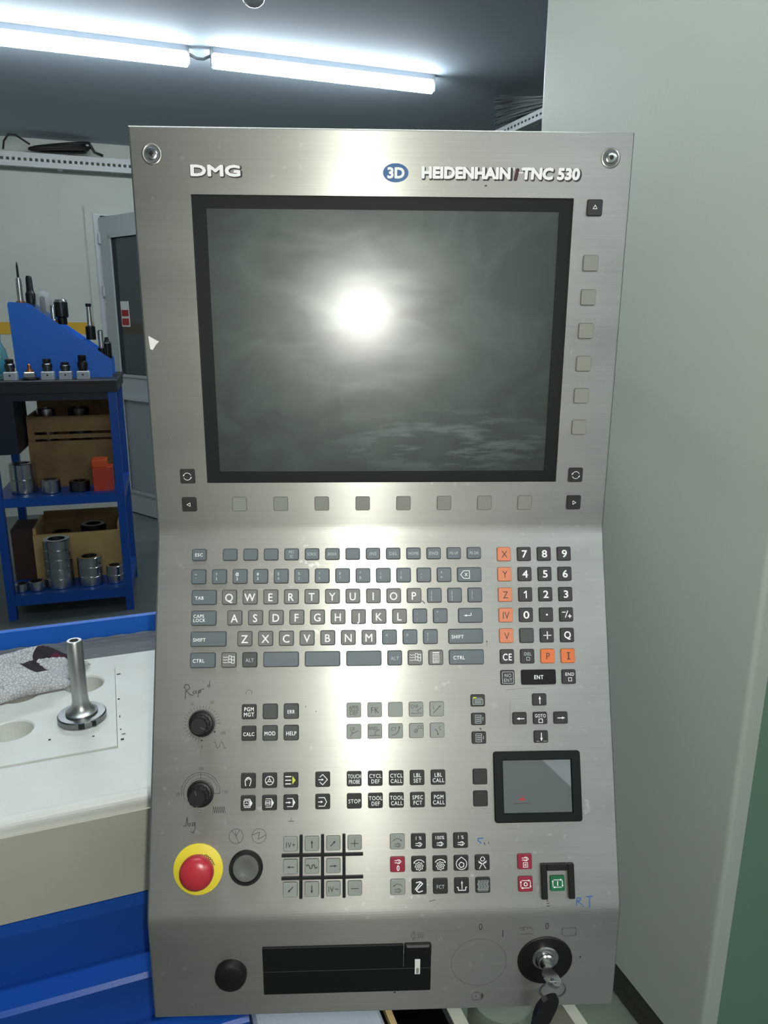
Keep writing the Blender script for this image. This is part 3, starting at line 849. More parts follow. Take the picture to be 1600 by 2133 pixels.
fixture(-0.425, 'mid', 'pale clamping block with a steel head next to the bottle')
fixture(-0.345, 'low', 'low round-based clamp with a bronze head on the rack top')
fixture(-0.270, 'mid', 'pale clamping block with a bright collet between the bronze-headed clamps')
fixture(-0.195, 'short', 'pale clamping block with the shortest head on the rack top')
fixture(-0.120, 'tall', 'pale clamping block with a tall black head by the stand corner')
bt = empty('spray_bottle', RK(-0.478, 0.13, TT), RA)
MB().lathe([(0.033, 0), (0.036, 0.004), (0.036, 0.02), (0.036, 0.09), (0.03, 0.13), (0.013, 0.16), (0.013, 0.185)], 20).build('bottle_body', 'clear_teal', bt)
MB().lathe([(0.0365, 0.025), (0.0368, 0.026), (0.0368, 0.084), (0.0365, 0.085)], 20).build('bottle_label', 'teal_label', bt)
MB().lathe([(0.015, 0.1852), (0.015, 0.205), (0.012, 0.208)], 14).build('cap', 'teal_label', bt)
tag(bt, 'clear bottle with a teal label at the end of the rack top', 'bottle')

# ------------------------------------------------------------------ the control panel
PW, PH1, PH2, T2, PH3, T3 = 0.430, 0.35307, 0.35085, 0.37838, 0.1054, 0.0277
PANEL_LOC = Vector((0.237, 0.647, 1.2033))
pn = empty('control_panel', PANEL_LOC, -ROOM)
tag(pn, 'brushed steel machine control panel with screen, keyboard and emergency stop', 'control panel')
UPV = {'u': Vector((0, 0, 1)), 'm': Vector((0, math.sin(T2), math.cos(T2))), 'l': Vector((0, math.sin(T3), math.cos(T3)))}
ORG = {'u': Vector((0, 0, 0)), 'm': Vector((0, 0, 0)), 'l': -PH2*UPV['m']}
ROTX = {'u': PI/2, 'm': PI/2 - T2, 'l': PI/2 - T3}
NRM = {k: Vector((0, -v.z, v.y)) for k, v in UPV.items()}
mm = 0.001


def on(pl, x, y, z=0.0):
    return ORG[pl] + Vector((x*mm, 0, 0)) + UPV[pl]*(y*mm) + NRM[pl]*(z*mm)


# --- faceplate: one folded sheet with a real screen opening
GX0, GX1, GY0, GY1 = -0.1655, 0.1655, 0.0473, 0.2998


def faceplate():
    A = Vector((0, 0, PH1)); B = Vector((0, 0, 0)); C_ = ORG['l']; D = C_ - PH3*UPV['l']
    c = 0.0018; fr_ = 0.006

    def fillet(p, u_in, u_out):
        out = []
        for k in range(6):
            t = k/5; a = p + u_in*fr_; b_ = p - u_out*fr_
            out.append((1 - t)**2*a + 2*t*(1 - t)*p + t*t*b_)
        return out
    path = [A - Vector((0, 0, c)), Vector((0, 0, GY1)), Vector((0, 0, GY0))]
    path += fillet(B, UPV['u'], UPV['m']) + fillet(C_, UPV['m'], UPV['l']) + [D + UPV['l']*c]
    xs = [-PW/2 + c, GX0, GX1, PW/2 - c]
    b = MB(); n = len(path)
    for i in range(n - 1):
        for j in range(3):
            if i == 1 and j == 1: continue
            b.add([(xs[j], path[i].y, path[i].z), (xs[j + 1], path[i].y, path[i].z), (xs[j + 1], path[i + 1].y, path[i + 1].z), (xs[j], path[i + 1].y, path[i + 1].z)], [(0, 3, 2, 1)])
    dep = 0.06
    # rolled edge all round: front outline, chamfer, wall going back
    front = [(xs[0], p) for p in path] + [(xs[3], p) for p in reversed(path)]
    rings = []
    for off, back in ((0, 0), (0.0008, 0.0002), (0.0015, 0.0009), (c, c), (c, dep)):
        rg_ = []
        m_ = len(front)
        for i, (x, p) in enumerate(front):
            sx = -1 if x < 0 else 1
            z = p.z; y = p.y
            if i in (0, m_ - 1): z += off
            if i in (n - 1, n): z -= off
            rg_.append((x + sx*off, y + back, z))
        rings.append(rg_)
    for q in range(len(rings) - 1):
        m_ = len(front)
        for i in range(m_):
            j = (i + 1) % m_
            b.add([rings[q][i], rings[q][j], rings[q + 1][j], rings[q + 1][i]], [(0, 1, 2, 3)])
    # opening walls
    for (x0, z0, x1, z1) in ((GX0, GY0, GX1, GY0), (GX1, GY0, GX1, GY1), (GX1, GY1, GX0, GY1), (GX0, GY1, GX0, GY0)):
        b.add([(x0, 0, z0), (x1, 0, z1), (x1, 0.006, z1), (x0, 0.006, z0)], [(0, 1, 2, 3)])
    me = b.mesh('faceplate', ['brushed_steel'])
    bm = bmesh.new(); bm.from_mesh(me); bmesh.ops.remove_doubles(bm, verts=bm.verts, dist=1e-6)
    bmesh.ops.recalc_face_normals(bm, faces=bm.faces)
    if min(bm.faces, key=lambda f: f.calc_center_median().y + (0 if abs(f.normal.y) > 0.9 else 9)).normal.y > 0:
        bmesh.ops.reverse_faces(bm, faces=bm.faces)
    bm.to_mesh(me); bm.free()
    return put('faceplate', me, pn)


faceplate()
hs = MB().prism([(0.0075, PH1 - 0.004), (0.11, PH1 - 0.004), (0.11, -0.02), (0.02, -0.30), (-0.07, ORG['l'].z - PH3 + 0.01), (-0.122, ORG['l'].z - PH3 + 0.01), (-0.122, ORG['l'].z - 0.002), (0.0075, -0.012)], -PW/2 + 0.004, PW/2 - 0.004, axis='x')
hs.build('housing', 'housing_grey', pn)
# arm that carries the panel from the machine column (world target brought into panel space)
tgt = rz(Vector((0.7995, 1.20, 1.33)) - PANEL_LOC, ROOM)
arm = MB().tube([(0.08, 0.105, 0.12), (0.10, 0.19, 0.127), (0.16 + 0.0*tgt.x, 0.30, 0.127), tgt], 0.032, 16)
arm.build('support_arm', 'housing_grey', pn)

# --- screen
fx0, fx1, fy0, fy1 = -153.8, 154.4, 57.4, 289.2
bz = MB()
X = [GX0*1000, fx0, fx1, GX1*1000]; Y = [GY0*1000, fy0, fy1, GY1*1000]
for i in range(3):
    for j in range(3):
        if i == 1 and j == 1: continue
        bz.add([(X[i]*mm, Y[j]*mm, -0.0025), (X[i + 1]*mm, Y[j]*mm, -0.0025), (X[i + 1]*mm, Y[j + 1]*mm, -0.0025), (X[i]*mm, Y[j + 1]*mm, -0.0025)], [(0, 1, 2, 3)])
for (x0, y0, x1, y1) in ((fx0, fy0, fx1, fy0), (fx1, fy0, fx1, fy1), (fx1, fy1, fx0, fy1), (fx0, fy1, fx0, fy0)):
    bz.add([(x0*mm, y0*mm, -0.0025), (x1*mm, y1*mm, -0.0025), (x1*mm, y1*mm, -0.0045), (x0*mm, y0*mm, -0.0045)], [(0, 3, 2, 1)])
bz.build('screen_bezel', 'bezel_black', pn, ORG['u'], (ROTX['u'], 0, 0), fix=False)
sc = MB().box(fx0*mm, fx1*mm, fy0*mm, fy1*mm, -0.0070, -0.0040)
sc.build('screen_glass', 'screen_glass', pn, ORG['u'], (ROTX['u'], 0, 0))['label'] = 'smudged dark screen, switched off'


# --- drawing: strokes, fills and lettering that become flat printed meshes
def arc(cx, cy, r, a0, a1, n=14):
    return [(cx + r*math.cos(math.radians(a0 + (a1 - a0)*k/n)), cy + r*math.sin(math.radians(a0 + (a1 - a0)*k/n))) for k in range(n + 1)]


def L(pts, w=0.5, closed=False, c=None): return ('l', pts, w, closed, c)
def F(pts, c=None): return ('f', pts, c)
def TX(s, x=0, y=0, h=3.0, xs=0.85, b=0.012, c=None, al='C', sl=0.0): return ('t', s, x, y, h, xs, b, c, al, sl)


def arrow(x0, y0, x1, y1, w=0.6, hl=2.2, hw=1.0, c=None):
    d = Vector((x1 - x0, y1 - y0)); n = d.length; d /= n; p = Vector((-d.y, d.x)); e = Vector((x1, y1)); s = e - d*hl
    return [L([(x0, y0), tuple(s)], w, c=c), F([tuple(e), tuple(s + p*hw), tuple(s - p*hw)], c)]


TXC = {}


def text_geo(s, b, sp_=1.0):
    if (s, b, sp_) not in TXC:
        cu = bpy.data.curves.new('lettering', 'FONT'); cu.body = s; cu.size = 1.0; cu.offset = b; cu.resolution_u = 3; cu.space_character = sp_
        ob_ = bpy.data.objects.new('lettering', cu); me_ = bpy.data.meshes.new_from_object(ob_)
        vs_ = [(v.co.x, v.co.y) for v in me_.vertices]; fs_ = [list(p.vertices) for p in me_.polygons]
        bpy.data.objects.remove(ob_); bpy.data.curves.remove(cu); bpy.data.meshes.remove(me_)
        TXC[(s, b, sp_)] = (vs_, fs_)
    return TXC[(s, b, sp_)]


def draw(prims, name, parent, loc, rot, default, scale=mm):
    mats = [default]; b = MB(); layer = 0.0

    def mi(c):
        c = c or default
        if c not in mats: mats.append(c)
        return mats.index(c)
    flat = []
    for p in prims: flat += p if isinstance(p, list) else [p]
    zz = {}
    for p in flat:
        col = p[4] if p[0] == 'l' else (p[2] if p[0] == 'f' else p[7])
        m_ = mi(col); z = m_*0.12*mm; layer = (layer + 0.0035) % 0.028; z += layer*mm
        if p[0] == 'l':
            pts, w = p[1], p[2]; q = list(pts) + ([pts[0]] if p[3] else [])
            for i in range(len(q) - 1):
                a, e = Vector(q[i]), Vector(q[i + 1]); d = e - a
                if d.length < 1e-6: continue
                d.normalize(); n = Vector((-d.y, d.x))*w/2; x = d*w*0.3
                v = [a - x - n, e + x - n, e + x + n, a - x + n]
                b.add([(t.x*scale, t.y*scale, z + (0.006*mm if i % 2 else 0)) for t in v], [(0, 1, 2, 3)], m_)
        elif p[0] == 'f':
            pts = p[1]
            area = sum(pts[i][0]*pts[(i + 1) % len(pts)][1] - pts[(i + 1) % len(pts)][0]*pts[i][1] for i in range(len(pts)))
            if area < 0: pts = list(reversed(pts))
            b.add([(t[0]*scale, t[1]*scale, z) for t in pts], [tuple(range(len(pts)))], m_)
        else:
            _, s, x, y, h, xs, bo, _, al, sl = p
            vs_, fs_ = text_geo(s, min(bo, 0.0), 1.14 if 0 < bo < 0.04 else 1.0)
            if not vs_: continue
            k = h/0.69; x0 = min(v[0] for v in vs_); x1 = max(v[0] for v in vs_)
            cx = {'C': (x0 + x1)/2, 'L': x0, 'R': x1}[al]
            nn = 0 if bo <= 0 else (6 if bo < 0.03 else 12)
            for qi, q in enumerate([(0.0, 0.0)] + [(bo*k*math.cos(2*PI*i/nn), bo*k*math.sin(2*PI*i/nn)) for i in range(nn)]):
                z += 0.006*mm
                b.add([(((v[0] - cx)*k*xs + x + q[0] + sl*(v[1] - 0.345)*k)*scale, ((v[1] - 0.345)*k + y + q[1])*scale, z) for v in vs_], fs_, m_)
    me_ = b.mesh(name, mats)
    bm_ = bmesh.new(); bm_.from_mesh(me_)
    for f in bm_.faces:
        if f.normal.z < 0: f.normal_flip()
    bm_.to_mesh(me_); bm_.free()
    return put(name, me_, parent, loc, rot)


def rrect(w, h, r, n=3):
    p = []
    for cx, cy, a in ((w/2 - r, h/2 - r, 0), (-w/2 + r, h/2 - r, 90), (-w/2 + r, -h/2 + r, 180), (w/2 - r, -h/2 + r, 270)):
        for k in range(n + 1):
            q = math.radians(a + 90*k/n); p.append((cx + r*math.cos(q), cy + r*math.sin(q)))
    return p


KEYM = {}
KEY_H = 2.0


def key_mesh(w, h, mat, gap=0.55, ht=KEY_H):
    k = (w, h, mat, gap, ht)
    if k not in KEYM:
        b = MB(); r = 1.3
        rings = [(w + gap*2, h + gap*2, r + gap, 0.02), (w + gap*2, h + gap*2, r + gap, 0.25), (w, h, r, 0.30), (w, h, r, ht - 0.45), (w - 0.9, h - 0.9, r - 0.2, ht)]
        n = 16; v = []
        for (a, c_, rr_, z) in rings: v += [(x*mm, y*mm, z*mm) for x, y in rrect(a, c_, rr_)]
        for q in range(4):
            b.add(v[q*n:(q + 2)*n], [(i, (i + 1) % n, n + (i + 1) % n, n + i) for i in range(n)], 0 if q < 2 else 1)
        b.add(v[4*n:], [tuple(range(n))], 1)
        KEYM[k] = b.mesh('key', ['key_gap_shade', mat])
    return KEYM[k]


KIND = {'kb': ('key_slate', 'print_white'), 'kf': ('key_slate', 'print_faded'), 'le': ('key_grey', 'print_white'), 'bk': ('key_black', 'print_white'), 'ch': ('key_charcoal', 'print_white'),
        'gl': ('key_gloss_black', 'print_white'), 'lg': ('key_light', 'print_black'), 'so': ('key_soft', 'print_black'), 'or': ('key_orange', 'print_black'), 'do': ('key_deep_orange', 'print_black'),
        'rd': ('key_red', 'print_white'), 'gr': ('key_green', 'print_white'), 'lgf': ('key_light', 'print_grey'), 'bkf': ('key_black', 'print_faded')}
CNAME = {'kb': 'slate grey', 'kf': 'slate grey', 'le': 'grey', 'bk': 'black', 'ch': 'charcoal', 'gl': 'glossy black', 'lg': 'light grey', 'lgf': 'light grey', 'so': 'beige grey', 'or': 'orange', 'do': 'deep orange', 'rd': 'red', 'gr': 'green', 'bkf': 'black'}


def key(name, pl, x, y, kind, prims=None, what='', w=13.2, h=13.2, ht=KEY_H):
    m_, pm = KIND[kind]
    o = put(name, key_mesh(w, h, m_, 0.25 if kind in ('so', 'lg', 'lgf', 'or', 'do', 'bk', 'bkf', 'rd', 'gr') else 0.5, ht), pn, on(pl, x, y, 0), (ROTX[pl], 0, 0))
    o['label'] = '%s key %s' % (CNAME[kind], what if what else 'without legend')
    if prims:
        draw(prims, 'legend', o, (0, 0, (ht + 0.06)*mm), (0, 0, 0), pm)
    return o


P_ = 19.45
R1, R2, R3, R4, R5, R6, R7 = -22.7, -43.4, -62.9, -82.3, -101.8, -121.3, -140.8
# keyboard, top row
k0 = [(-9, 'ESC', 'kb'), (-7.5, None, 'kb'), (-6.5, None, 'kb'), (-5.5, None, 'kb'), (-4.5, 'PRT|SC', 'kf'), (-3.5, 'SCROL', 'kf'), (-2.5, 'BREAK', 'kf'), (-1.5, None, 'kb'), (-0.5, 'INS', 'kf'),
      (0.5, 'DEL', 'kf'), (1.5, 'HOME', 'kf'), (2.5, 'END', 'kf'), (3.5, 'PG UP', 'kf'), (4.5, 'PG DN', 'kf')]


def two(s, h=3.0, xs=0.72, b=0.018, dy=2.0, x=0, c=None):
    q = s.split('|')
    if len(q) == 1: return [TX(q[0], x, 0, h, xs, b, c)]
    return [TX(q[0], x, dy, h, xs, b, c), TX(q[1], x, -dy, h, xs, b, c)]


for k, s, kd in k0:
    key('keyboard_key', 'm', k*P_, R1, kd, two(s, 3.0 if s and len(s) < 4 else 2.7, 0.95 if len(s) < 4 else (0.8 if len(s) < 5 else 0.66), 0.012, dy=2.0) if s else None, 'marked ' + s.replace('|', ' ') if s else '', 13.0, 10.6)
# number row
nr = ['~`', '!1', '@2', '#3', '$4', '%5', '^6', '&7', '*8', '(9', ')0', '_-', '+=']
for i, s in enumerate(nr):
    key('keyboard_key', 'm', (-9 + i)*P_, R2, 'kb' if i < 4 else 'kf', [TX(s[0], -2.6, 2.3, 2.6, 0.85, 0.015), TX(s[1], -2.6, -2.2, 2.6, 0.85, 0.015)], 'marked %s and %s' % (s[0], s[1]))
key('keyboard_key', 'm', 82.6, R2, 'kb', [L([(-8.5, 0), (-5.6, 3.6), (0, 3.6), (0, -3.6), (-5.6, -3.6)], 0.6, True), TX('X', -3.2, 0, 3.0, 0.9, 0.015)], 'with the backspace sign', 22.7)
# letters
key('keyboard_key', 'm', -169.6, R3, 'kb', [TX('TAB', -8.2, -0.5, 3.1, 0.9, 0.014, al='L')], 'marked TAB', 22.7)
for i, s in enumerate('QWERTYUIOP'):
    key('letter_key', 'm', (-7.5 + i)*P_, R3, 'le', [TX(s, -0.2, -0.4, 7.2, 0.92, 0.012)], 'lettered ' + s)
for k, a, c_ in ((2.5, '{', '['), (3.5, '}', ']'), (4.5, '|', '\\')):
    key('keyboard_key', 'm', k*P_, R3, 'kf', [TX(a, -2.8, 2.4, 3.0), TX(c_, -2.8, -2.4, 3.0)], 'marked %s and %s' % (a, c_))
key('keyboard_key', 'm', -169.5, R4, 'kb', [TX('CAPS', -9.4, 1.9, 3.0, 0.9, 0.014, al='L'), TX('LOCK', -9.4, -1.9, 3.0, 0.9, 0.014, al='L')], 'marked CAPS LOCK', 22.7)
for i, s in enumerate('ASDFGHJKL'):
    key('letter_key', 'm', -140.6 + i*P_, R4, 'le', [TX(s, -0.2, -0.4, 7.2, 0.92, 0.012)], 'lettered ' + s)
for i, (a, c_) in enumerate(((':', ';'), ('"', ','))):
    key('keyboard_key', 'm', -140.6 + (9 + i)*P_, R4, 'kf', [TX(a, -2.8, 2.6, 3.2), TX(c_, -2.8, -2.0, 3.0)], 'marked with punctuation')
key('keyboard_key', 'm', 82.7, R4, 'kb', [L([(0.5, 2.4), (0.5, 0), (-3.5, 0)], 0.6), F([(-6.5, 0), (-3.5, 1.0), (-3.5, -1.0)])], 'with the return arrow', 22.6)
key('keyboard_key', 'm', -164.8, R5, 'kb', [TX('SHIFT', -14.0, -0.6, 3.2, 0.9, 0.014, al='L')], 'marked SHIFT', 32.6)
for i, s in enumerate('ZXCVBNM'):
    key('letter_key', 'm', -130.9 + i*P_, R5, 'le', [TX(s, -0.1, -0.3, 7.2, 0.96, 0.012)], 'lettered ' + s)
for i, (a, c_) in enumerate((('<', ','), ('>', '.'), ('?', '/'))):
    key('keyboard_key', 'm', -130.9 + (7 + i)*P_, R5, 'kf', [TX(a, -2.6, 1.8, 3.4), TX(c_, -2.8, -2.6, 2.8)], 'marked %s' % a)
key('keyboard_key', 'm', 77.8, R5, 'kb', [TX('SHIFT', -13.6, -0.4, 3.2, 0.9, 0.014, al='L')], 'marked SHIFT', 32.4)
key('keyboard_key', 'm', -169.7, R6, 'kb', [TX('CTRL', -9.0, -0.4, 3.2, 0.9, 0.014, al='L')], 'marked CTRL', 22.8)


def flag():
    p = []
    for y in (3.2, 0.2, -2.8): p.append(L([(0 + x*1.0, y + 0.6*math.sin(x*1.1 + 0.4) + 0.3) for x in (0, 1.3, 2.6, 3.9, 5.2)], 0.5))
    for x in (0, 2.6, 5.2): p.append(L([(x, 3.2 + 0.6*math.sin(x*1.1 + 0.4) + 0.3), (x, -2.8 + 0.6*math.sin(x*1.1 + 0.4) + 0.3)], 0.5))
    for y in (3.0, 0.6, -1.8): p.append(L([(-5.2, y), (-3.6, y - 0.7), (-2.2, y - 0.2), (-0.8, y - 0.5)], 0.45))
    return p


def menu():
    return [L([(-3, 4.6), (3, 4.6)], 0.9)] + [L([(-2.8, 3), (2.8, 3), (2.8, -4.8), (-2.8, -4.8)], 0.45, True)] + [L([(-2, y), (2, y)], 0.5) for y in (1.8, 0.4, -1, -2.4, -3.7)]


key('keyboard_key', 'm', -145.5, R6, 'le', flag(), 'with a waving flag sign')
key('keyboard_key', 'm', -126.0, R6, 'ch', [TX('ALT', 0, -0.3, 3.2, 0.85, 0.012, 'print_faded')], 'marked ALT')
for x in (-96.8, -58.0, -19.1): key('space_key', 'm', x, R6, 'kb', None, '', 32.4)
key('keyboard_key', 'm', 10.0, R6, 'kb', [TX('ALT', 0, -0.3, 3.2, 0.85, 0.012, 'print_faded')], 'marked ALT')
key('keyboard_key', 'm', 29.3, R6, 'le', flag(), 'with a waving flag sign')
key('keyboard_key', 'm', 48.9, R6, 'le', menu(), 'with a list sign')
key('keyboard_key', 'm', 78.0, R6, 'kb', [TX('CTRL', -12.4, -0.4, 3.2, 0.9, 0.014, al='L')], 'marked CTRL', 32.5)

# axis letters and number pad
for y, s, kd in ((-24.0, 'X', 'or'), (R2, 'Y', 'or'), (R3, 'Z', 'or'), (R4, 'IV', 'or'), (R5, 'V', 'or')):
    key('axis_key', 'm', 6*P_, y, kd, [TX(s, 0.2, -0.2, 6.6, 0.85, -0.004, 'print_black')], 'lettered ' + s)
for i, row in enumerate(('789', '456', '123')):
    for j, s in enumerate(row):
        key('number_key', 'm', (7 + j)*P_, -24.0 if i == 0 else (R2 if i == 1 else R3), 'bk', [TX(s, 0.3, 0, 6.8, 1.12, 0.022)] if s != '1' else [L([(0.7, -3.4), (0.7, 3.2), (-1.3, 1.4)], 1.1)], 'numbered ' + s)
key('number_key', 'm', 7*P_, R4, 'bk', [TX('0', 0.2, 0, 6.8, 1.25, 0.02)], 'numbered 0')
key('number_key', 'm', 8*P_, R4, 'bk', [F(arc(0.5, 0, 0.95, 0, 360, 12)[:-1])], 'with a decimal point')
key('number_key', 'm', 9*P_, R4, 'bk', [L([(-4, 2.2), (-1, 2.2)], 0.8), L([(-1.2, -2.8), (1.2, 3.4)], 0.8), L([(1.6, -1.6), (4.6, -1.6)], 0.9), L([(3.1, -0.1), (3.1, -3.1)], 0.9)], 'with the sign change mark')
key('number_key', 'm', 7*P_, R5, 'ch', None, '')
key('number_key', 'm', 8*P_, R5, 'bk', [L([(-3.4, 0), (3.8, 0)], 0.7), L([(0.2, 3.4), (0.2, 0.9)], 0.9), L([(0.2, -0.9), (0.2, -3.4)], 0.9)], 'with a cross mark')
key('number_key', 'm', 9*P_, R5, 'bk', [TX('Q', 0.2, 0.2, 6.4, 0.9, 0.022)], 'lettered Q')
sq = lambda x, y, a, w=0.6: L([(x - a, y - a), (x + a, y - a), (x + a, y + a), (x - a, y + a)], w, True)
key('entry_key', 'm', 6*P_, R6, 'bk', [TX('CE', 0.1, -0.4, 6.2, 0.78, 0.016)], 'marked CE')
key('entry_key', 'm', 7*P_, R6, 'bkf', [TX('DEL', 0.3, 2.3, 2.9, 0.9, 0.01), sq(0.5, -2.2, 1.4, 0.5)], 'marked DEL with a square')
key('axis_key', 'm', 8*P_, R6, 'do', [TX('P', 0.2, 0, 6.2, 0.85, 0.004)], 'lettered P')
ip = [TX('I', 0.4, 0, 6.2, 0.9, 0.016), L([(-1.0, 3.0), (1.8, 3.0)], 0.8), L([(-1.0, -3.0), (1.8, -3.0)], 0.8)]
key('axis_key', 'm', 9*P_, R6, 'do', ip, 'lettered I')
key('entry_key', 'm', 6*P_, R7, 'bkf', [L(rrect(10.6, 10.6, 0.6, 1), 0.5, True), TX('NO', 0.2, 2.0, 3.2, 0.85, 0.008), TX('ENT', 0.2, -2.4, 3.2, 0.85, 0.008)], 'marked NO ENT')
key('entry_key', 'm', 146.2, R7, 'gl', [TX('ENT', 0.0, 0, 3.6, 0.85, 0.02)], 'marked ENT', 32.6)
key('entry_key', 'm', 9*P_, R7, 'bk', [TX('END', 0.8, 2.4, 2.9, 0.95, 0.01), sq(1.0, -2.4, 1.5, 0.5)], 'marked END with a square')

# program management and mode keys
Q1, Q2, Q3, Q4 = -168.8, -188.3, -230.6, -250.3
C1, C2, C3 = -126.0, -106.5, -87.0
key('program_key', 'm', C1, Q1, 'bk', two('PGM|MGT', 3.5, 0.84, 0.016, 2.4), 'marked PGM MGT')
key('program_key', 'm', C2, Q1, 'ch', None, '')
key('program_key', 'm', C3, Q1, 'ch', [TX('ERR', 0, -0.4, 3.2, 0.8, 0.018)], 'marked ERR')
key('program_key', 'm', C1, Q2, 'bk', [TX('CALC', 0, -0.6, 3.2, 0.8, 0.018)], 'marked CALC')
key('program_key', 'm', C2, Q2, 'ch', [TX('MOD', 0, -0.2, 3.4, 0.85, 0.018)], 'marked MOD')
key('program_key', 'm', C3, Q2, 'ch', [TX('HELP', 0.2, -0.4, 3.4, 0.8, 0.018)], 'marked HELP')
hand = [L([(-2.2, -4.2), (-2.6, -1.8), (-2.8, 0.2), (-2.0, 1.8), (-1.0, 0.6)], 0.7), L([(-1.6, 1.4), (-1.4, 2.8), (-0.4, 3.0), (-0.2, 1.6)], 0.7), L([(-0.3, 2.8), (0.6, 3.4), (1.2, 2.4), (1.0, 1.2)], 0.7),
        L([(1.2, 2.4), (2.2, 2.2), (2.6, 0.4), (2.2, -2.0), (1.4, -4.2)], 0.7)]
key('mode_key', 'm', C1, Q3, 'bk', hand, 'with a hand sign')
key('mode_key', 'm', C2, Q3, 'bk', [L(arc(0, 0, 3.8, 0, 360, 24), 0.6)] + [L([(1.0*math.cos(a), 1.0*math.sin(a)), (3.8*math.cos(a), 3.8*math.sin(a))], 0.6) for a in (PI/2, PI/2 + 2.094, PI/2 + 4.189)] + [L(arc(0, 0, 1.1, 0, 360, 10), 0.6)], 'with a handwheel sign')
key('mode_key', 'm', C3, Q3, 'bk', [L([(-4.8, y), (0, y)], 0.9) for y in (3.2, 0, -3.2)] + [F([(1.4, 4.0), (4.4, 0), (1.4, -4.0)], 'print_yellow')], 'with three bars and a yellow arrow')
dsh = [L([(-3.2, 3.6), (2.0, 3.6)], 0.6), L([(-3.2, -3.6), (2.0, -3.6)], 0.6), F([(1.8, 3.9), (4.2, 0), (1.8, -3.9)])]
key('mode_key', 'm', C1, Q4, 'bk', dsh + [sq(-1.2, 0, 2.3, 0.6), L([(-2.2, -0.4), (-1.2, 0.8), (-0.2, -0.4)], 0.5)], 'with a boxed step sign')
key('mode_key', 'm', C2, Q4, 'bk', dsh + [L([(-3.4, 1.8), (0.6, 1.8), (0.6, -1.8), (-3.4, -1.8)], 0.5, True), L([(-2.8, 0), (0.2, 0)], 0.9)], 'with a single block sign')
key('mode_key', 'm', C3, Q4, 'bk', dsh + arrow(-4.4, 0, 0.4, 0, 0.8, 2.2, 1.1), 'with a program run sign')
key('mode_key', 'm', -57.8, Q3, 'bk', [L([(-2.6, 2.2), (0, 4.6), (4.4, 0), (0, -4.6), (-2.6, -2.2)], 0.7)] + arrow(-3.8, 0, 1.2, 0, 0.8, 2.0, 1.1), 'with an arrow into a diamond')
key('mode_key', 'm', -57.8, Q4, 'bk', [L([(-3.6, 3.8), (1.6, 3.8), (3.6, 0), (1.6, -3.8), (-3.6, -3.8)], 0.7)] + arrow(-3.8, 0, 0.4, 0, 0.8, 2.0, 1.1), 'with an arrow into a house shape')

# path function keys, light grey
C = [-28.8, -9.35, 10.1, 29.5, 48.95]
G = 'print_grey'
key('path_key', 'm', C[0], Q1, 'lgf', [TX('APPR', 0, 2.4, 3.6, 0.78, 0), TX('DEP', 0, -2.6, 3.6, 0.85, 0), L([(-4.6, 0), (4.6, 0)], 0.4)], 'marked APPR DEP')
key('path_key', 'm', C[1], Q1, 'lgf', [TX('FK', 0.2, 0, 5.2, 0.85, 0.002)], 'marked FK')
key('path_key', 'm', C[2], Q1, 'lgf', None, '')
key('path_key', 'm', C[3], Q1, 'lgf', [TX('CHF', -1.6, 2.8, 3.2, 0.85, 0), L([(-5, -3.6), (5, -3.6)], 0.5), L([(5, 1.6), (1.0, -1.0), (2.6, -2.6)], 0.5)], 'marked CHF')
key('path_key', 'm', C[4], Q1, 'lgf', [TX('L', -2.8, 1.8, 3.0, 0.85, 0)] + arrow(-3.2, -3.4, 3.8, 3.6, 0.6, 2.0, 0.7), 'marked L with a line')
key('path_key', 'm', C[0], Q2, 'lgf', [TX('CR', -1.4, 2.6, 3.0, 0.85, 0), L([(-3.4, -4), (-1.8, -1.6), (0, -0.6), (4.0, 0.8)], 0.5), L([(-2.8, 0.4), (-1, -1)], 0.5)], 'marked CR')
key('path_key', 'm', C[1], Q2, 'lgf', [TX('RND', -1.6, 2.8, 3.2, 0.85, 0), L([(-5, -3.6), (5, -3.6)], 0.5), L(arc(3.4, -2.2, 3.2, 95, 200, 8), 0.5), L([(2.8, 1.0), (4.8, 1.4)], 0.5)], 'marked RND')
key('path_key', 'm', C[2], Q2, 'lgf', [TX('CT', -1.8, 2.0, 3.2, 0.85, 0), L(arc(-3.8, 3.6, 7.2, -90, 0, 9), 0.6), F([(3.4, 5.0), (2.4, 2.8), (4.2, 2.8)])], 'marked CT')
key('path_key', 'm', C[3], Q2, 'lgf', [TX('CC', 3.6, 3.4, 3.2, 0.85, 0), L(arc(-0.4, 0, 1.5, 0, 360, 12), 0.5), L([(-1.6, -1.2), (0.8, 1.2)], 0.4)], 'marked CC')
key('path_key', 'm', C[4], Q2, 'lgf', [TX('C', 2.6, 2.2, 3.2, 0.85, 0), L(arc(-5.0, -3.6, 5.6, -5, 62, 8), 0.6), F([(0.6, -4.6), (-0.4, -2.6), (1.6, -2.6)])], 'marked C with an arc')
for x, a, c_ in zip(C, ('TOUCH|PROBE', 'CYCL|DEF', 'CYCL|CALL', 'LBL|SET', 'LBL|CALL'), ('STOP', 'TOOL|DEF', 'TOOL|CALL', 'SPEC|FCT', 'PGM|CALL')):
    key('cycle_key', 'm', x, Q3, 'bk', two(a, 3.5, 0.84 if len(a) < 10 else 0.62, 0.010, 2.4, 0.2), 'marked ' + a.replace('|', ' '))
    key('cycle_key', 'm', x, Q4, 'bk', two(c_, 3.5, 0.84, 0.010, 2.4, 0.2), 'marked ' + c_.replace('|', ' '))

